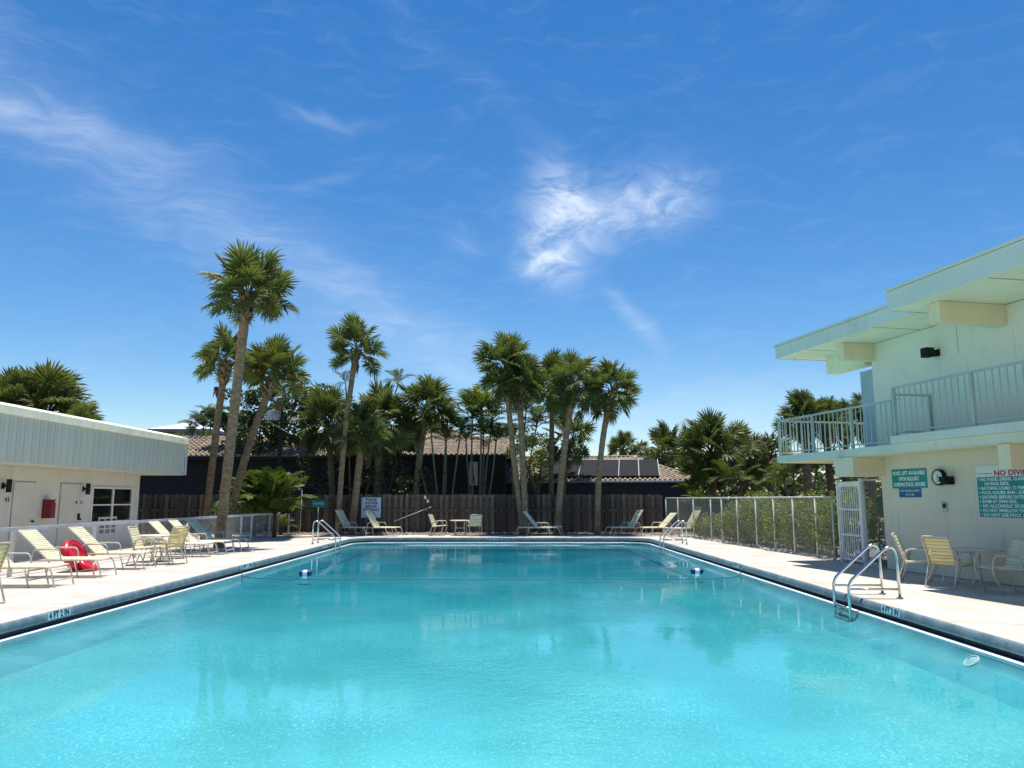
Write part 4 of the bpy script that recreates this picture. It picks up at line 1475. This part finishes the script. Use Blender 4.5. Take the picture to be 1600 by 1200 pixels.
palm_px('right one of the two tall palms crossing at the fence', 822, 811, 602, 34.9, 64, 10.5, mid=(816, 700), n=38, low=-35, boots=1.2)
palm_px('straight dark trunked fan palm behind the crossing pair', 860, 863, 606, 37.6, 62, 9, n=40, low=-55, kind='dark', bark='palm_bark_dark', dead=1)
palm_px('pale fan palm leaning right with a lounger at its foot', 870, 896, 610, 34.9, 68, 11.5, mid=(880, 720), n=40, low=-45, boots=0.9)
palm_px('rightmost tall fan palm bowing outwards beside the solar roof', 933, 955, 616, 34.8, 64, 10.5, mid=(938, 720), n=36, low=-50, boots=0.9)
palm_px('half hidden lower palm behind the crossing and leaning palms', 875, 886, 692, 43.0, 62, 10, n=26, low=-50, kind='dark', bark='palm_bark_dark')
# right hand group
palm_px('big dark fan palm over the right end of the tile roof', 1114, 1112, 712, 40.5, 74, 14, n=48, low=-45, kind='dark', bark='palm_bark_dark')
palm_px('fan palm right of the big dark one above the fence', 1168, 1156, 718, 44.0, 66, 13, n=40, low=-45, kind='green', bark='palm_bark_dark')
palm_px('fan palm left of the big dark one above the roof hip', 1052, 1043, 716, 50.0, 60, 13, n=42, low=-50, kind='dark', bark='palm_bark_dark')
palm_px('fan palm filling the gap between roof hip and big dark palm', 1086, 1076, 712, 52.0, 52, 12, n=36, low=-45, kind='green', bark='palm_bark_dark')
palm_px('small round fan palm showing above the roof ridge', 974, 974, 708, 54.0, 37, 9, n=34, low=-35, kind='dark', bark='palm_bark_dark', dead=0)
palm_px('smallest fan palm peeping over the ridge right of the round one', 1003, 1001, 712, 56.0, 26, 8, n=26, low=-30, kind='dark', bark='palm_bark_dark', dead=0)
palm_px('narrow fan palm just left of the balcony corner', 1203, 1206, 716, 42.0, 46, 12, n=34, low=-50, kind='dark', bark='palm_bark_dark')
palm_px('fan palm with a pale forked trunk behind the chain link fence', 1190, 1186, 730, 46.0, 44, 10, n=30, low=-45, kind='green', bark='palm_bark')
palm_px('broad fan palm behind the corner of the balcony railing', 1262, 1258, 664, 33.0, 62, 15, n=44, low=-35, kind='dark', bark='palm_bark_dark')
palm_px('fan palm in the middle behind the balcony railing', 1302, 1290, 668, 34.5, 56, 13, n=38, low=-35, kind='green', bark='palm_bark_dark')
palm_px('fan palm behind the railing next to the blue screen', 1318, 1322, 668, 36.0, 50, 13, n=36, low=-35, kind='dark', bark='palm_bark_dark')
palm_px('fan palm mostly hidden by the blue side screen', 1362, 1360, 650, 33.0, 48, 12, n=34, low=-40, kind='dark', bark='palm_bark_dark')
# left, behind the motel
palm_px('big bushy fan palm rising behind the motel roof', 74, 72, 655, 33.0, 98, 20, n=60, low=-35, kind='green', bark='palm_bark_dark')
palm_px('fan palm cut by the left edge behind the motel roof', 10, 8, 655, 32.0, 84, 18, n=50, low=-35, kind='dark', bark='palm_bark_dark')
palm_px('little fan palm at the right foot of the big bushy one', 128, 128, 664, 31.5, 40, 10, n=24, low=-25, kind='green', bark='palm_bark_dark', dead=0)


def feather(seed, m, n=22, curve=0.75, lw=0.030, ll=0.30):
    """pinnate palm leaf of unit length"""
    r = random.Random(seed)
    mb = MB()

    def P(t_):
        return Vector((0, t_ * (1 - 0.28 * curve * t_), 0.22 * t_ - curve * 0.62 * t_ ** 2.1))
    mb.tube([P(k / 5) for k in range(6)], [0.014, 0.012, 0.010, 0.008, 0.005, 0.003], 3, cap=False)
    for k in range(n):
        t_ = 0.16 + 0.84 * k / (n - 1)
        tg = (P(min(1, t_ + 0.02)) - P(t_ - 0.02)).normalized()
        for sg in (-1, 1):
            l_ = ll * (0.55 + 0.75 * math.sin(math.pi * min(1, t_ * 0.9))) * r.uniform(0.85, 1.1)
            d = (Vector((sg, 0, 0)) * 0.85 + tg * 0.65 + Vector((0, 0, r.uniform(-0.1, 0.35)))).normalized()
            p_ = P(t_)
            q_ = p_ + d * l_ * 0.55
            e_ = p_ + d * l_ + Vector((0, 0, -0.28 * l_))
            up = tg * lw * 0.6
            i = len(mb.v)
            mb.v += [tuple(p_ - up * 0.5), tuple(p_ + up * 0.5), tuple(q_ + up), tuple(q_ - up), tuple(e_)]
            mb.f += [(i, i + 1, i + 2, i + 3), (i + 3, i + 2, i + 4)]
    return mb.mesh('frond', m)


FEA = {'green': [feather(5 + k, M['feather_green'], 20, 0.6 + 0.12 * k) for k in range(4)],
       'yellow': [feather(25 + k, M['feather_yellow'], 20, 0.6 + 0.12 * k) for k in range(3)],
       'dark': [feather(45 + k, M['frond_dark'], 20, 0.6 + 0.14 * k) for k in range(3)],
       'broad': [feather(65 + k, M['feather_green'], 13, 0.5 + 0.12 * k, 0.085, 0.26) for k in range(3)]}


def cane_palm(label, bpx, Y, stems, group='thin stemmed feather palms'):
    base = Vector((atY(bpx, 800, Y).x, Y, 0))
    e = thing('cane_palm', label, 'palm tree', base, 0, group)
    for (hpx, hpy, Lpx, nf, kind) in stems:
        h = atY(hpx, hpy, Y + rng.uniform(-0.5, 0.5)) - base
        b0 = Vector((h.x * rng.uniform(0.0, 0.5), rng.uniform(-0.3, 0.3), -0.05))
        c_ = b0.lerp(h, 0.5) + Vector((rng.uniform(-0.25, 0.25), 0, 0))
        path = [b0 * (1 - t_) ** 2 + c_ * 2 * t_ * (1 - t_) + h * t_ ** 2 for t_ in [k / 8 for k in range(9)]]
        MB().tube(path, [0.062 - 0.025 * k / 8 for k in range(9)], 7).build('stem', M['thin_stem'], e, True)
        Lr = Lpx * Y / FPX
        for k in range(nf):
            a = k * 2.39996 + rng.uniform(-0.3, 0.3)
            el = 80 - 70 * k / nf + rng.uniform(-8, 8)
            s_ = Lr * rng.uniform(0.85, 1.1)
            inst('frond', rng.choice(FEA[kind]), e, Matrix.Translation(h) @ Matrix.Rotation(a, 4, 'Z') @ Matrix.Rotation(R(el), 4, 'X') @ Matrix.Diagonal((s_, s_, s_, 1)))


cane_palm('clump of thin feather palms in front of the left half of the middle roof', 690, 38.2, [(640, 660, 40, 7, 'green'), (672, 662, 38, 7, 'green'), (700, 655, 42, 8, 'green'), (697, 690, 38, 7, 'dark'), (720, 672, 40, 8, 'green')])
cane_palm('tall clump of thin feather palms before the window of the black house', 745, 38.6, [(738, 655, 52, 9, 'green'), (752, 640, 55, 10, 'yellow'), (770, 655, 55, 10, 'green'), (728, 690, 40, 8, 'green'), (775, 690, 46, 9, 'green'), (755, 680, 50, 9, 'dark')])
cane_palm('arching feather palm behind the two crossing trunks', 805, 40.5, [(822, 640, 60, 9, 'green'), (838, 668, 52, 9, 'dark'), (800, 690, 45, 8, 'green')])
cane_palm('pair of thin bare stems reaching above the low left palms', 548, 39.0, [(540, 600, 26, 4, 'dark'), (622, 600, 34, 5, 'dark')])
cane_palm('yellow feather palm at the right end of the tile roof', 1094, 40.0, [(1092, 752, 40, 8, 'yellow'), (1106, 764, 34, 7, 'yellow'), (1078, 775, 32, 6, 'green')])
cane_palm('feather palm behind the right chain link fence', 1135, 38.0, [(1135, 752, 46, 8, 'green'), (1160, 758, 42, 8, 'dark'), (1215, 760, 42, 8, 'green')])
cane_palm('dark fishtail palm above the small white roof', 318, 44.0, [(318, 672, 42, 9, 'dark'), (330, 655, 36, 8, 'dark'), (300, 680, 30, 7, 'dark')])
cane_palm('dark feather palms under the right balcony slab', 1250, 34.0, [(1240, 745, 46, 9, 'dark'), (1275, 740, 50, 9, 'dark'), (1225, 752, 40, 7, 'dark'), (1360, 740, 50, 9, 'dark')])


def leaf_cloud(mb, c, rad, n, size, seed, shell=0.55):
    r = random.Random(seed)
    for k in range(n):
        while True:
            v = Vector((r.uniform(-1, 1), r.uniform(-1, 1), r.uniform(-1, 1)))
            if 0.05 < v.length <= 1:
                break
        v = v.normalized() * (v.length ** shell)
        p_ = Vector((c[0] + v.x * rad[0], c[1] + v.y * rad[1], c[2] + v.z * rad[2]))
        ax = Vector((r.uniform(-1, 1), r.uniform(-1, 1), r.uniform(-0.6, 0.6))).normalized()
        up = Vector((r.uniform(-1, 1), r.uniform(-1, 1), r.uniform(0.2, 1))).normalized()
        sd = ax.cross(up).normalized()
        s_ = size * r.uniform(0.6, 1.3)
        mb.quad(p_ - ax * s_, p_ + sd * s_ * 0.42, p_ + ax * s_, p_ - sd * s_ * 0.42)


def leafy_tree(label, bpx, Y, blobs, n, size, m='leaf_green', group='leafy trees beyond the fence', tr=0.16):
    base = Vector((atY(bpx, 800, Y).x, Y, 0))
    e = thing('leafy_tree', label, 'tree', base, 0, group)
    mb = MB()
    tk = MB()
    for i, (px, py, rx, ry) in enumerate(blobs):
        c_ = atY(px, py, Y + rng.uniform(-0.8, 0.8)) - base
        k_ = Y / FPX
        # break each lobe into smaller clumps
        for q in range(7):
            off = Vector((rng.uniform(-1, 1) * rx * k_ * 0.75, rng.uniform(-1, 1) * rx * k_ * 0.6, rng.uniform(-1, 1) * ry * k_ * 0.75))
            leaf_cloud(mb, c_ + off, (rx * k_ * 0.5, rx * k_ * 0.5, ry * k_ * 0.42), n // 7, size, rng.random())
        tk.tube([(0, 0, c_.z * 0.35), (c_.x * 0.4, c_.y * 0.4, c_.z * 0.65), tuple(c_)], [tr * 0.6, tr * 0.4, tr * 0.15], 6)
    tk.tube([(0, 0, -0.05), (0.05, 0, blobs and 1.2), (0, 0, 2.4)], [tr * 1.2, tr, tr * 0.7], 8)
    tk.build('trunk', M['dark_bark'], e, True)
    mb.build('crown', M[m], e)


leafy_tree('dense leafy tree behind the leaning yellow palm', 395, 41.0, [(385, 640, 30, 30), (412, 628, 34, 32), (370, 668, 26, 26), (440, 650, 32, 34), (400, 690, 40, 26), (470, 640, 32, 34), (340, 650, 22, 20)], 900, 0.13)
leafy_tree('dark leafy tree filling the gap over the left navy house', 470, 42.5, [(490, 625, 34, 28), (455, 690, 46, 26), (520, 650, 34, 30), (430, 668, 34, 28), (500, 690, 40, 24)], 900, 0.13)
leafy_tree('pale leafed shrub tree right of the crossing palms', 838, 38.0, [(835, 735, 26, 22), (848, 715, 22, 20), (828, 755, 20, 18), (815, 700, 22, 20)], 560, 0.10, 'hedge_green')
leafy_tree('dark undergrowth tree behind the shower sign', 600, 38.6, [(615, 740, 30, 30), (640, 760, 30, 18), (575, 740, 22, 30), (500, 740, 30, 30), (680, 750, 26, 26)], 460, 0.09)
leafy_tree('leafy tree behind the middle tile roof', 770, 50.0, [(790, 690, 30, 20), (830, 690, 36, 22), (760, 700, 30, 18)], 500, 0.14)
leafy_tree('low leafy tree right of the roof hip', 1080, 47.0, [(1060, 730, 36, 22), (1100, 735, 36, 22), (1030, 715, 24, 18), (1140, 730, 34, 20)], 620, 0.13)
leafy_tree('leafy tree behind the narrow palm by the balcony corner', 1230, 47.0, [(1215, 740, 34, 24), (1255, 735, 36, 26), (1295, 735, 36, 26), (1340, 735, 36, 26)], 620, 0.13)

# distant tree line to the horizon
mb = MB()
for k in range(190):
    x = rng.uniform(-70, 75)
    y = rng.uniform(68, 84)
    hgt_ = rng.uniform(2.2, 4.6)
    leaf_cloud(mb, (x, y, hgt_ * 0.5), (2.6, 1.6, hgt_ * 0.62), 170, 0.5, k, 0.4)
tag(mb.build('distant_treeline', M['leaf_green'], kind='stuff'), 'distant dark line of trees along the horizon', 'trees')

# hedge behind the right fence
mb = MB()
for k in range(66):
    tt = (k + rng.random()) / 66
    tt2 = tt * 0.80
    x = fa.x + (fb.x - fa.x) * tt2 + rng.uniform(0.45, 1.5)
    y = fa.y - 1.6 + (fb.y - fa.y + 1.6) * tt2
    if y < 20.6:
        x += 0.75
    h_ = (1.62 if tt < 0.7 else 1.62 - 1.0 * (tt - 0.7) / 0.3) * rng.uniform(0.85, 1.1)
    leaf_cloud(mb, (x, y, h_ * 0.56), (0.62, 0.55, h_ * 0.52), 560, 0.05, 300 + k, 0.45)
tag(mb.build('hedge', M['hedge_green'], kind='stuff'), 'loose green hedge growing behind the right chain link fence', 'hedge')
mb = MB()
tk = MB()
for k in range(30):
    tt2 = rng.random() * 0.66
    x = fa.x + (fb.x - fa.x) * tt2 + rng.uniform(0.5, 1.3)
    y = fa.y - 0.8 + (fb.y - fa.y) * tt2
    tk.tube([(x, y, -0.03), (x + rng.uniform(-.2, .2), y + rng.uniform(-.2, .2), 1.0)], [0.02, 0.008], 5)
tag(tk.build('hedge_stems', M['dark_bark'], kind='stuff'), 'thin woody stems inside the right hedge', 'stems')
for px, py, n_, lb in ((1205, 788, 3, 'left'),):
    pass
mb = MB()
for px, py in ((420, 797), (405, 800), (388, 797), (372, 800), (352, 804)):
    p = atX(px, py, -10.9)
    leaf_cloud(mb, (p.x - 0.2, p.y + 0.5, 0.95), (0.62, 0.85, 0.55), 700, 0.06, px, 0.45)
tag(mb.build('hedge', M['hedge_bright'], kind='stuff'), 'low bright green hedge behind the left white fence', 'hedge')


def clump_plant(label, px, Y, Lpx, n, kind, z=0.35, cat='plant'):
    p = Vector((atY(px, 800, Y).x, Y, 0))
    e = thing('broad_leaf_plant', label, cat, p, 0, 'broad leaved garden plants')
    MB().tube([(0, 0, -0.05), (0.02, 0, z)], [0.10, 0.07], 8).build('stem', M['dark_bark'], e, True)
    L_ = Lpx * Y / FPX
    for k in range(n):
        a = k * 2.39996
        el = 82 - 62 * k / n + rng.uniform(-7, 7)
        s_ = L_ * rng.uniform(0.8, 1.1)
        inst('leaf', rng.choice(FEA[kind]), e, Matrix.Translation((0, 0, z)) @ Matrix.Rotation(a, 4, 'Z') @ Matrix.Rotation(R(el), 4, 'X') @ Matrix.Diagonal((s_, s_, s_, 1)))


clump_plant('bushy broad leaved palm plant behind the end of the white fence', 430, 32.2, 80, 15, 'broad', 0.9)
clump_plant('broad leaved plant between the palm trunks and the bushy one', 398, 32.8, 66, 16, 'broad', 1.2)
clump_plant('spiky feather plant behind the left house corner post', 405, 35.0, 60, 12, 'dark', 1.2)
clump_plant('small feather plant at the foot of the big dark palm', 1095, 38.5, 40, 10, 'green', 1.0)
clump_plant('dark leafy plant at the fence end by the shower pipe', 440, 34.2, 30, 12, 'dark', 0.25)

# ------------------------------------------------------------------ pool furniture prototypes
def strap_mesh(wd, m, depth=0.052):
    mb = MB()
    n = 4
    prof = [(-depth / 2, 0.0), (-depth / 2 + 0.008, 0.005), (depth / 2 - 0.008, 0.005), (depth / 2, 0.0), (depth / 2 - 0.008, -0.003), (-depth / 2 + 0.008, -0.003)]
    segs = [(-wd / 2 - 0.012, -0.012), (-wd / 2, 0.004), (0, -0.006), (wd / 2, 0.004), (wd / 2 + 0.012, -0.012)]
    for y, dz in segs:
        mb.v += [(a, y, b + dz) for a, b in prof]
    k = len(prof)
    for i in range(len(segs) - 1):
        for j in range(k):
            mb.f.append((i * k + j, i * k + (j + 1) % k, (i + 1) * k + (j + 1) % k, (i + 1) * k + j))
    mb.f += [tuple(reversed(range(k))), tuple((len(segs) - 1) * k + j for j in range(k))]
    return mb.mesh('strap', m)


STR = {(nm, wd): strap_mesh(wd, M[nm]) for nm in ('strap_cream', 'strap_yellow', 'strap_pale') for wd in (0.58, 0.50)}


def make_lounger(strap, recline=37.0, hidden=False):
    """chaise: origin on the ground under the foot legs, foot towards +x"""
    root = thing('pool_lounger', '-', 'lounger')
    hw, zs, xh = 0.30, 0.355, -1.12
    rb = R(recline)
    bl = 0.86
    dx, dz = -math.cos(rb) * bl, math.sin(rb) * bl
    r = 0.0145
    for sg in (-1, 1):
        y = sg * hw
        MB().tube(rounded([(xh - 0.30, y, zs - 0.02), (-0.10, y, zs), (0.0, y, 0.0)], 0.10, 5), r, 8).build('side_rail', M['frame_taupe'], root, True)
        MB().tube(rounded([(-0.46, y, 0.0), (-0.56, y, zs - 0.015)], 0.05), r, 8).build('leg', M['frame_taupe'], root, True)
        MB().tube(rounded([(-0.82, y * 1.06, zs), (-0.86, y * 1.06, 0.56), (-1.38, y * 1.06, 0.56), (-1.46, y * 1.06, 0.0)], 0.09, 5), r, 8).build('arm_rest', M['frame_taupe'], root, True)
    for x, z in ((-0.03, 0.12), (-1.43, 0.15), (-0.50, 0.13)):
        MB().tube([(x, -hw, z), (x, hw, z)], r * 0.8, 8).build('cross_bar', M['frame_taupe'], root, True)
    hb = hw - 0.025
    MB().tube(rounded([(xh, -hb, zs), (xh + dx, -hb, zs + dz), (xh + dx, hb, zs + dz), (xh, hb, zs)], 0.07, 5), r, 8).build('back_frame', M['frame_taupe'], root, True)
    MB().tube([(xh + dx * 0.45, 0.1, zs + dz * 0.45 - 0.03), (xh - 0.28, 0.1, zs - 0.02)], r * 0.7, 6).build('back_stay', M['frame_taupe'], root, True)
    sm = STR[strap, 0.58]
    n1 = 17
    for k in range(n1):
        x = xh + 0.03 + (abs(xh) - 0.16) * k / (n1 - 1)
        inst('strap', sm, root, Matrix.Translation((x, 0, zs + 0.016)))
    n2 = 14
    for k in range(n2):
        t_ = (k + 0.6) / (n2 + 0.5)
        inst('strap', sm, root, Matrix.Translation((xh + dx * t_ + math.sin(rb) * 0.012, 0, zs + dz * t_ + math.cos(rb) * 0.014)) @ Matrix.Rotation(rb, 4, 'Y') @ Matrix.Diagonal((1, 0.95, 1, 1)))
    return root


def make_chair(strap):
    """strap arm chair facing +x, origin on the ground under its centre"""
    root = thing('strap_chair', '-', 'chair')
    hw, zs = 0.27, 0.40
    r = 0.0145
    for sg in (-1, 1):
        y = sg * hw
        MB().tube(rounded([(-0.36, y, 0.012), (-0.22, y, 0.40), (-0.16, y, 0.62)], 0.10, 4), r, 8).build('leg', M['frame_taupe'], root, True)
        MB().tube(rounded([(0.12, y * 1.04, 0.0), (0.28, y * 1.04, 0.36), (0.24, y * 1.04, 0.64), (-0.16, y * 1.04, 0.63), (-0.24, y * 1.0, 0.45)], 0.11, 5), r, 8).build('arm_rest', M['frame_taupe'], root, True)
        MB().tube([(-0.24, y * 0.93, zs - 0.02), (0.26, y * 0.93, zs + 0.03)], r, 8).build('seat_rail', M['frame_taupe'], root, True)
    MB().tube([(-0.36, -hw, 0.014), (-0.36, hw, 0.014)], r, 8).build('cross_bar', M['frame_taupe'], root, True)
    MB().tube([(0.26, -hw, zs + 0.02), (0.26, hw, zs + 0.02)], r, 8).build('cross_bar', M['frame_taupe'], root, True)
    hb = hw - 0.02
    MB().tube(rounded([(-0.19, -hb, 0.36), (-0.40, -hb, 0.90), (-0.40, hb, 0.90), (-0.19, hb, 0.36)], 0.07, 5), r, 8).build('back_frame', M['frame_taupe'], root, True)
    sm = STR[strap, 0.50]
    for k in range(8):
        x = -0.19 + 0.42 * k / 7
        inst('strap', sm, root, Matrix.Translation((x, 0, zs + 0.005 + 0.1 * (x + 0.2) * 0.9)))
    ang_ = math.atan2(0.54, 0.21)
    for k in range(8):
        t_ = 0.13 + 0.76 * k / 7
        inst('strap', sm, root, Matrix.Translation((-0.19 - 0.21 * t_ + 0.014, 0, 0.36 + 0.54 * t_)) @ Matrix.Rotation(ang_, 4, 'Y'))
    return root


def make_table(rad=0.45, h=0.64):
    root = thing('patio_table', '-', 'table')
    MB().lathe([(0.001, h - 0.012), (rad - 0.02, h - 0.022), (rad, h - 0.012), (rad, h + 0.006), (rad - 0.012, h + 0.014), (0.001, h + 0.014)], 36).build('table_top', M['table_top'], root, True)
    for k in range(4):
        a = R(45 + 90 * k)
        c_, s_ = math.cos(a), math.sin(a)
        MB().tube(rounded([(c_ * rad * 0.72, s_ * rad * 0.72, 0), (c_ * rad * 0.55, s_ * rad * 0.55, h * 0.55), (c_ * rad * 0.66, s_ * rad * 0.66, h - 0.02)], 0.12, 5), 0.016, 8).build('leg', M['frame_taupe'], root, True)
    MB().lathe([(rad * 0.58, h * 0.5 - 0.01), (rad * 0.60, h * 0.5), (rad * 0.58, h * 0.5 + 0.01), (rad * 0.56, h * 0.5), (rad * 0.58, h * 0.5 - 0.01)], 24).build('brace_ring', M['frame_taupe'], root, True)
    return root


USED = {}


def place(key, maker, x, y, rz, label, group):
    if key not in USED:
        o = maker()
        USED[key] = o
        index_children(o)
    else:
        o = copy_tree(USED[key])
    o.location = (x, y, 0)
    o.rotation_euler = (0, 0, R(rz))
    o['label'] = label
    o['group'] = group
    return o


LG, CG, TG = 'strap loungers round the pool', 'strap chairs round the pool', 'patio tables on the deck'


def lounger(x, y, rz, label, strap='strap_cream', rec=42.0):
    return place(('l', strap, rec), lambda: make_lounger(strap, rec), x, y, rz, label, LG)


def chair(x, y, rz, label, strap='strap_cream'):
    return place(('c', strap), lambda: make_chair(strap), x, y, rz, label, CG)


def table(x, y, label):
    return place(('t',), make_table, x, y, 0, label, TG)


# left side
lounger(-8.07, 14.25, 0, 'nearest strap lounger on the left deck, cut by the photo edge')
lounger(-8.16, 15.98, 0, 'strap lounger in front of the red float, second from the left edge')
lounger(-8.17, 17.80, 2, 'strap lounger just right of the red float by the white fence')
chair(-8.05, 11.75, 172, 'yellow strap chair at the very left edge beside the pool', 'strap_yellow')
chair(-8.70, 18.75, 4, 'cream chair facing the pool left of the near round table')
table(-9.0, 19.9, 'round table among the chairs by the left fence')
chair(-8.36, 19.1, 156, 'yellow strap chair turned from the pool at the left table', 'strap_yellow')
chair(-9.05, 20.75, 205, 'yellow strap chair behind the first one at the left table', 'strap_yellow')
lounger(-8.15, 21.5, 0, 'pale lounger right behind the yellow chairs by the fence', 'strap_pale', 44.0)
lounger(-8.05, 22.5, 0, 'pale raised lounger beside the tallest palm trunk', 'strap_pale', 44.0)
lounger(-8.0, 23.6, -3, 'cream lounger nearest the white fence corner posts', 'strap_cream')
# far end
lounger(-6.05, 33.35, -20, 'lounger in the shade left of the shower sign', 'strap_pale', 58.0)
lo = lounger(-4.75, 33.35, -16, 'lounger with a yellow towel below the shower sign', 'strap_pale', 58.0)
chair(-3.15, 33.7, -12, 'shaded chair left of the far round table')
table(-2.25, 33.9, 'round table in the shade at the far end of the pool')
chair(-1.62, 33.6, 105, 'cream chair turned from the pool at the far table')
lounger(0.15, 33.5, 186, 'lounger laid flat at the foot of the crossing palms', 'strap_pale', 3.0)
lounger(2.15, 33.5, -14, 'lounger with a white towel painted with leaf shadows under the leaning palm', 'strap_pale', 52.0)
lounger(4.05, 33.4, 196, 'shaded lounger at the foot of the bowing palm', 'strap_pale', 58.0)
lounger(5.35, 33.3, 196, 'sunlit cream lounger between bowing palm and far right ladder', 'strap_cream', 45.0)
lounger(6.35, 32.4, 200, 'yellowish lounger behind the far right ladder', 'strap_cream', 58.0)
# right side, in the shade of the balcony
chair(7.66, 14.80, -35, 'cream chair in the shade next to the short chain link panel')
chair(7.80, 14.00, 27, 'yellow strap chair half in the sun by the near right ladder', 'strap_yellow')
table(8.45, 14.35, 'round table beside the cream wall under the pool signs')
chair(8.15, 13.15, 176, 'cream chair facing the pool below the rules board')


def towel(label, m, x, y, rz, rec, t0, t1, wd=0.56):
    """cloth hung over a reclined lounger back"""
    root = thing('towel', label, 'towel', (x, y, 0), R(rz))
    rb = R(rec)
    bl, xh, zs = 0.86, -1.12, 0.355
    mb = MB()
    n, k_ = 12, 8
    r = random.Random(3)
    pts = {}
    for i in range(n + 1):
        t_ = t0 + (t1 - t0) * i / n
        for j in range(k_ + 1):
            yy = (j / k_ - 0.5) * wd + r.uniform(-0.008, 0.008)
            off = 0.028 + 0.010 * math.sin(i * 1.7 + j * 0.9) + r.uniform(0, 0.006)
            pts[i, j] = (xh - math.cos(rb) * bl * t_ + math.sin(rb) * off, yy, zs + math.sin(rb) * bl * t_ + math.cos(rb) * off)
    for i in range(n):
        for j in range(k_):
            mb.quad(pts[i, j], pts[i + 1, j], pts[i + 1, j + 1], pts[i, j + 1])
    o = mb.build('cloth', M[m], root, True)
    so = o.modifiers.new('thick', 'SOLIDIFY')
    so.thickness = 0.006
    so.offset = 1


towel('pale yellow towel spread over the lounger below the shower sign', 'towel_yellow', -4.75, 33.35, -16, 58.0, -0.05, 0.86)
towel('white towel with painted leaf shadows over the lounger under the leaning palm', 'towel_white', 2.15, 33.5, -14, 52.0, 0.05, 0.98)

# red pool float leaning at the fence
p = atX(116, 868, -9.55)
e = thing('pool_ring', 'big round red pool float leaning behind the left loungers', 'pool float', (p.x, p.y, 0.33))
rot = Matrix.Rotation(R(62), 4, 'Y') @ Matrix.Rotation(R(0), 4, 'Z')
prof = []
for k in range(13):
    a = 2 * math.pi * k / 12
    prof.append((0.27 + 0.10 * math.cos(a), 0.10 * math.sin(a)))
MB().lathe(prof, 32, rot).build('ring', M['red_plastic'], e, True)
MB().lathe([(0.30, 0.075), (0.18, 0.055), (0.001, 0.05)], 28, rot).build('seat_disc', M['red_plastic'], e, True)
for rr_ in (0.235, 0.33):
    pr = [(rr_ + 0.012 * math.cos(2 * math.pi * k / 6), 0.088 + 0.012 * math.sin(2 * math.pi * k / 6)) for k in range(7)]
    MB().lathe(pr, 32, rot).build('seam', M['red_plastic'], e, True)
MB().lathe([(0.022, 0.0), (0.022, 0.05), (0.001, 0.055)], 10, rot @ Matrix.Translation((0.2, -0.18, 0.08))).build('valve', M['white_paint'], e, True)
e = thing('pool_ring', 'smaller red float on the deck under the red one', 'pool float', (p.x + 0.30, p.y + 0.02, 0.13))
rot = Matrix.Rotation(R(38), 4, 'Y')
MB().lathe([(a_ * 0.62, b_ * 0.62) for a_, b_ in prof], 28, rot).build('ring', M['red_plastic'], e, True)
MB().lathe([(0.18, 0.045), (0.001, 0.03)], 24, rot).build('seat_disc', M['red_plastic'], e, True)

# pink bag on the fence rail behind the yellow chairs
p = atX(288, 822, -10.0)
mb = MB()
mb.lathe([(0.001, -0.22), (0.13, -0.20), (0.17, -0.08), (0.15, 0.08), (0.07, 0.18), (0.03, 0.2)], 14, Matrix.Translation(p - Vector((0, 0, 0.1))) @ Matrix.Diagonal((0.4, 0.8, 0.62, 1)))
o = mb.build('cloth_bag', M['pink_cloth'], None, True)
tag(o, 'small pink cloth bag hanging on the white fence rail', 'bag')
MB().tube(rounded([p + Vector((0, -0.05, 0.0)), p + Vector((0, -0.03, 0.14)), p + Vector((0, 0.03, 0.14)), p + Vector((0, 0.05, 0.0))], 0.05), 0.008, 6).build('strap', M['pink_cloth'], o)

# small parts at the left fence corner
p = gnd(398, 857)
e = thing('post_stub', 'short grey pipe stub beside the white fence corner posts', 'pipe', (-9.9, 26.6, 0))
MB().tube(rounded([(0, 0, 0), (0, 0, 0.34), (0.12, 0, 0.34), (0.12, 0, 0.0)], 0.06, 5), 0.018, 8).build('pipe', M['galvanised'], e, True)
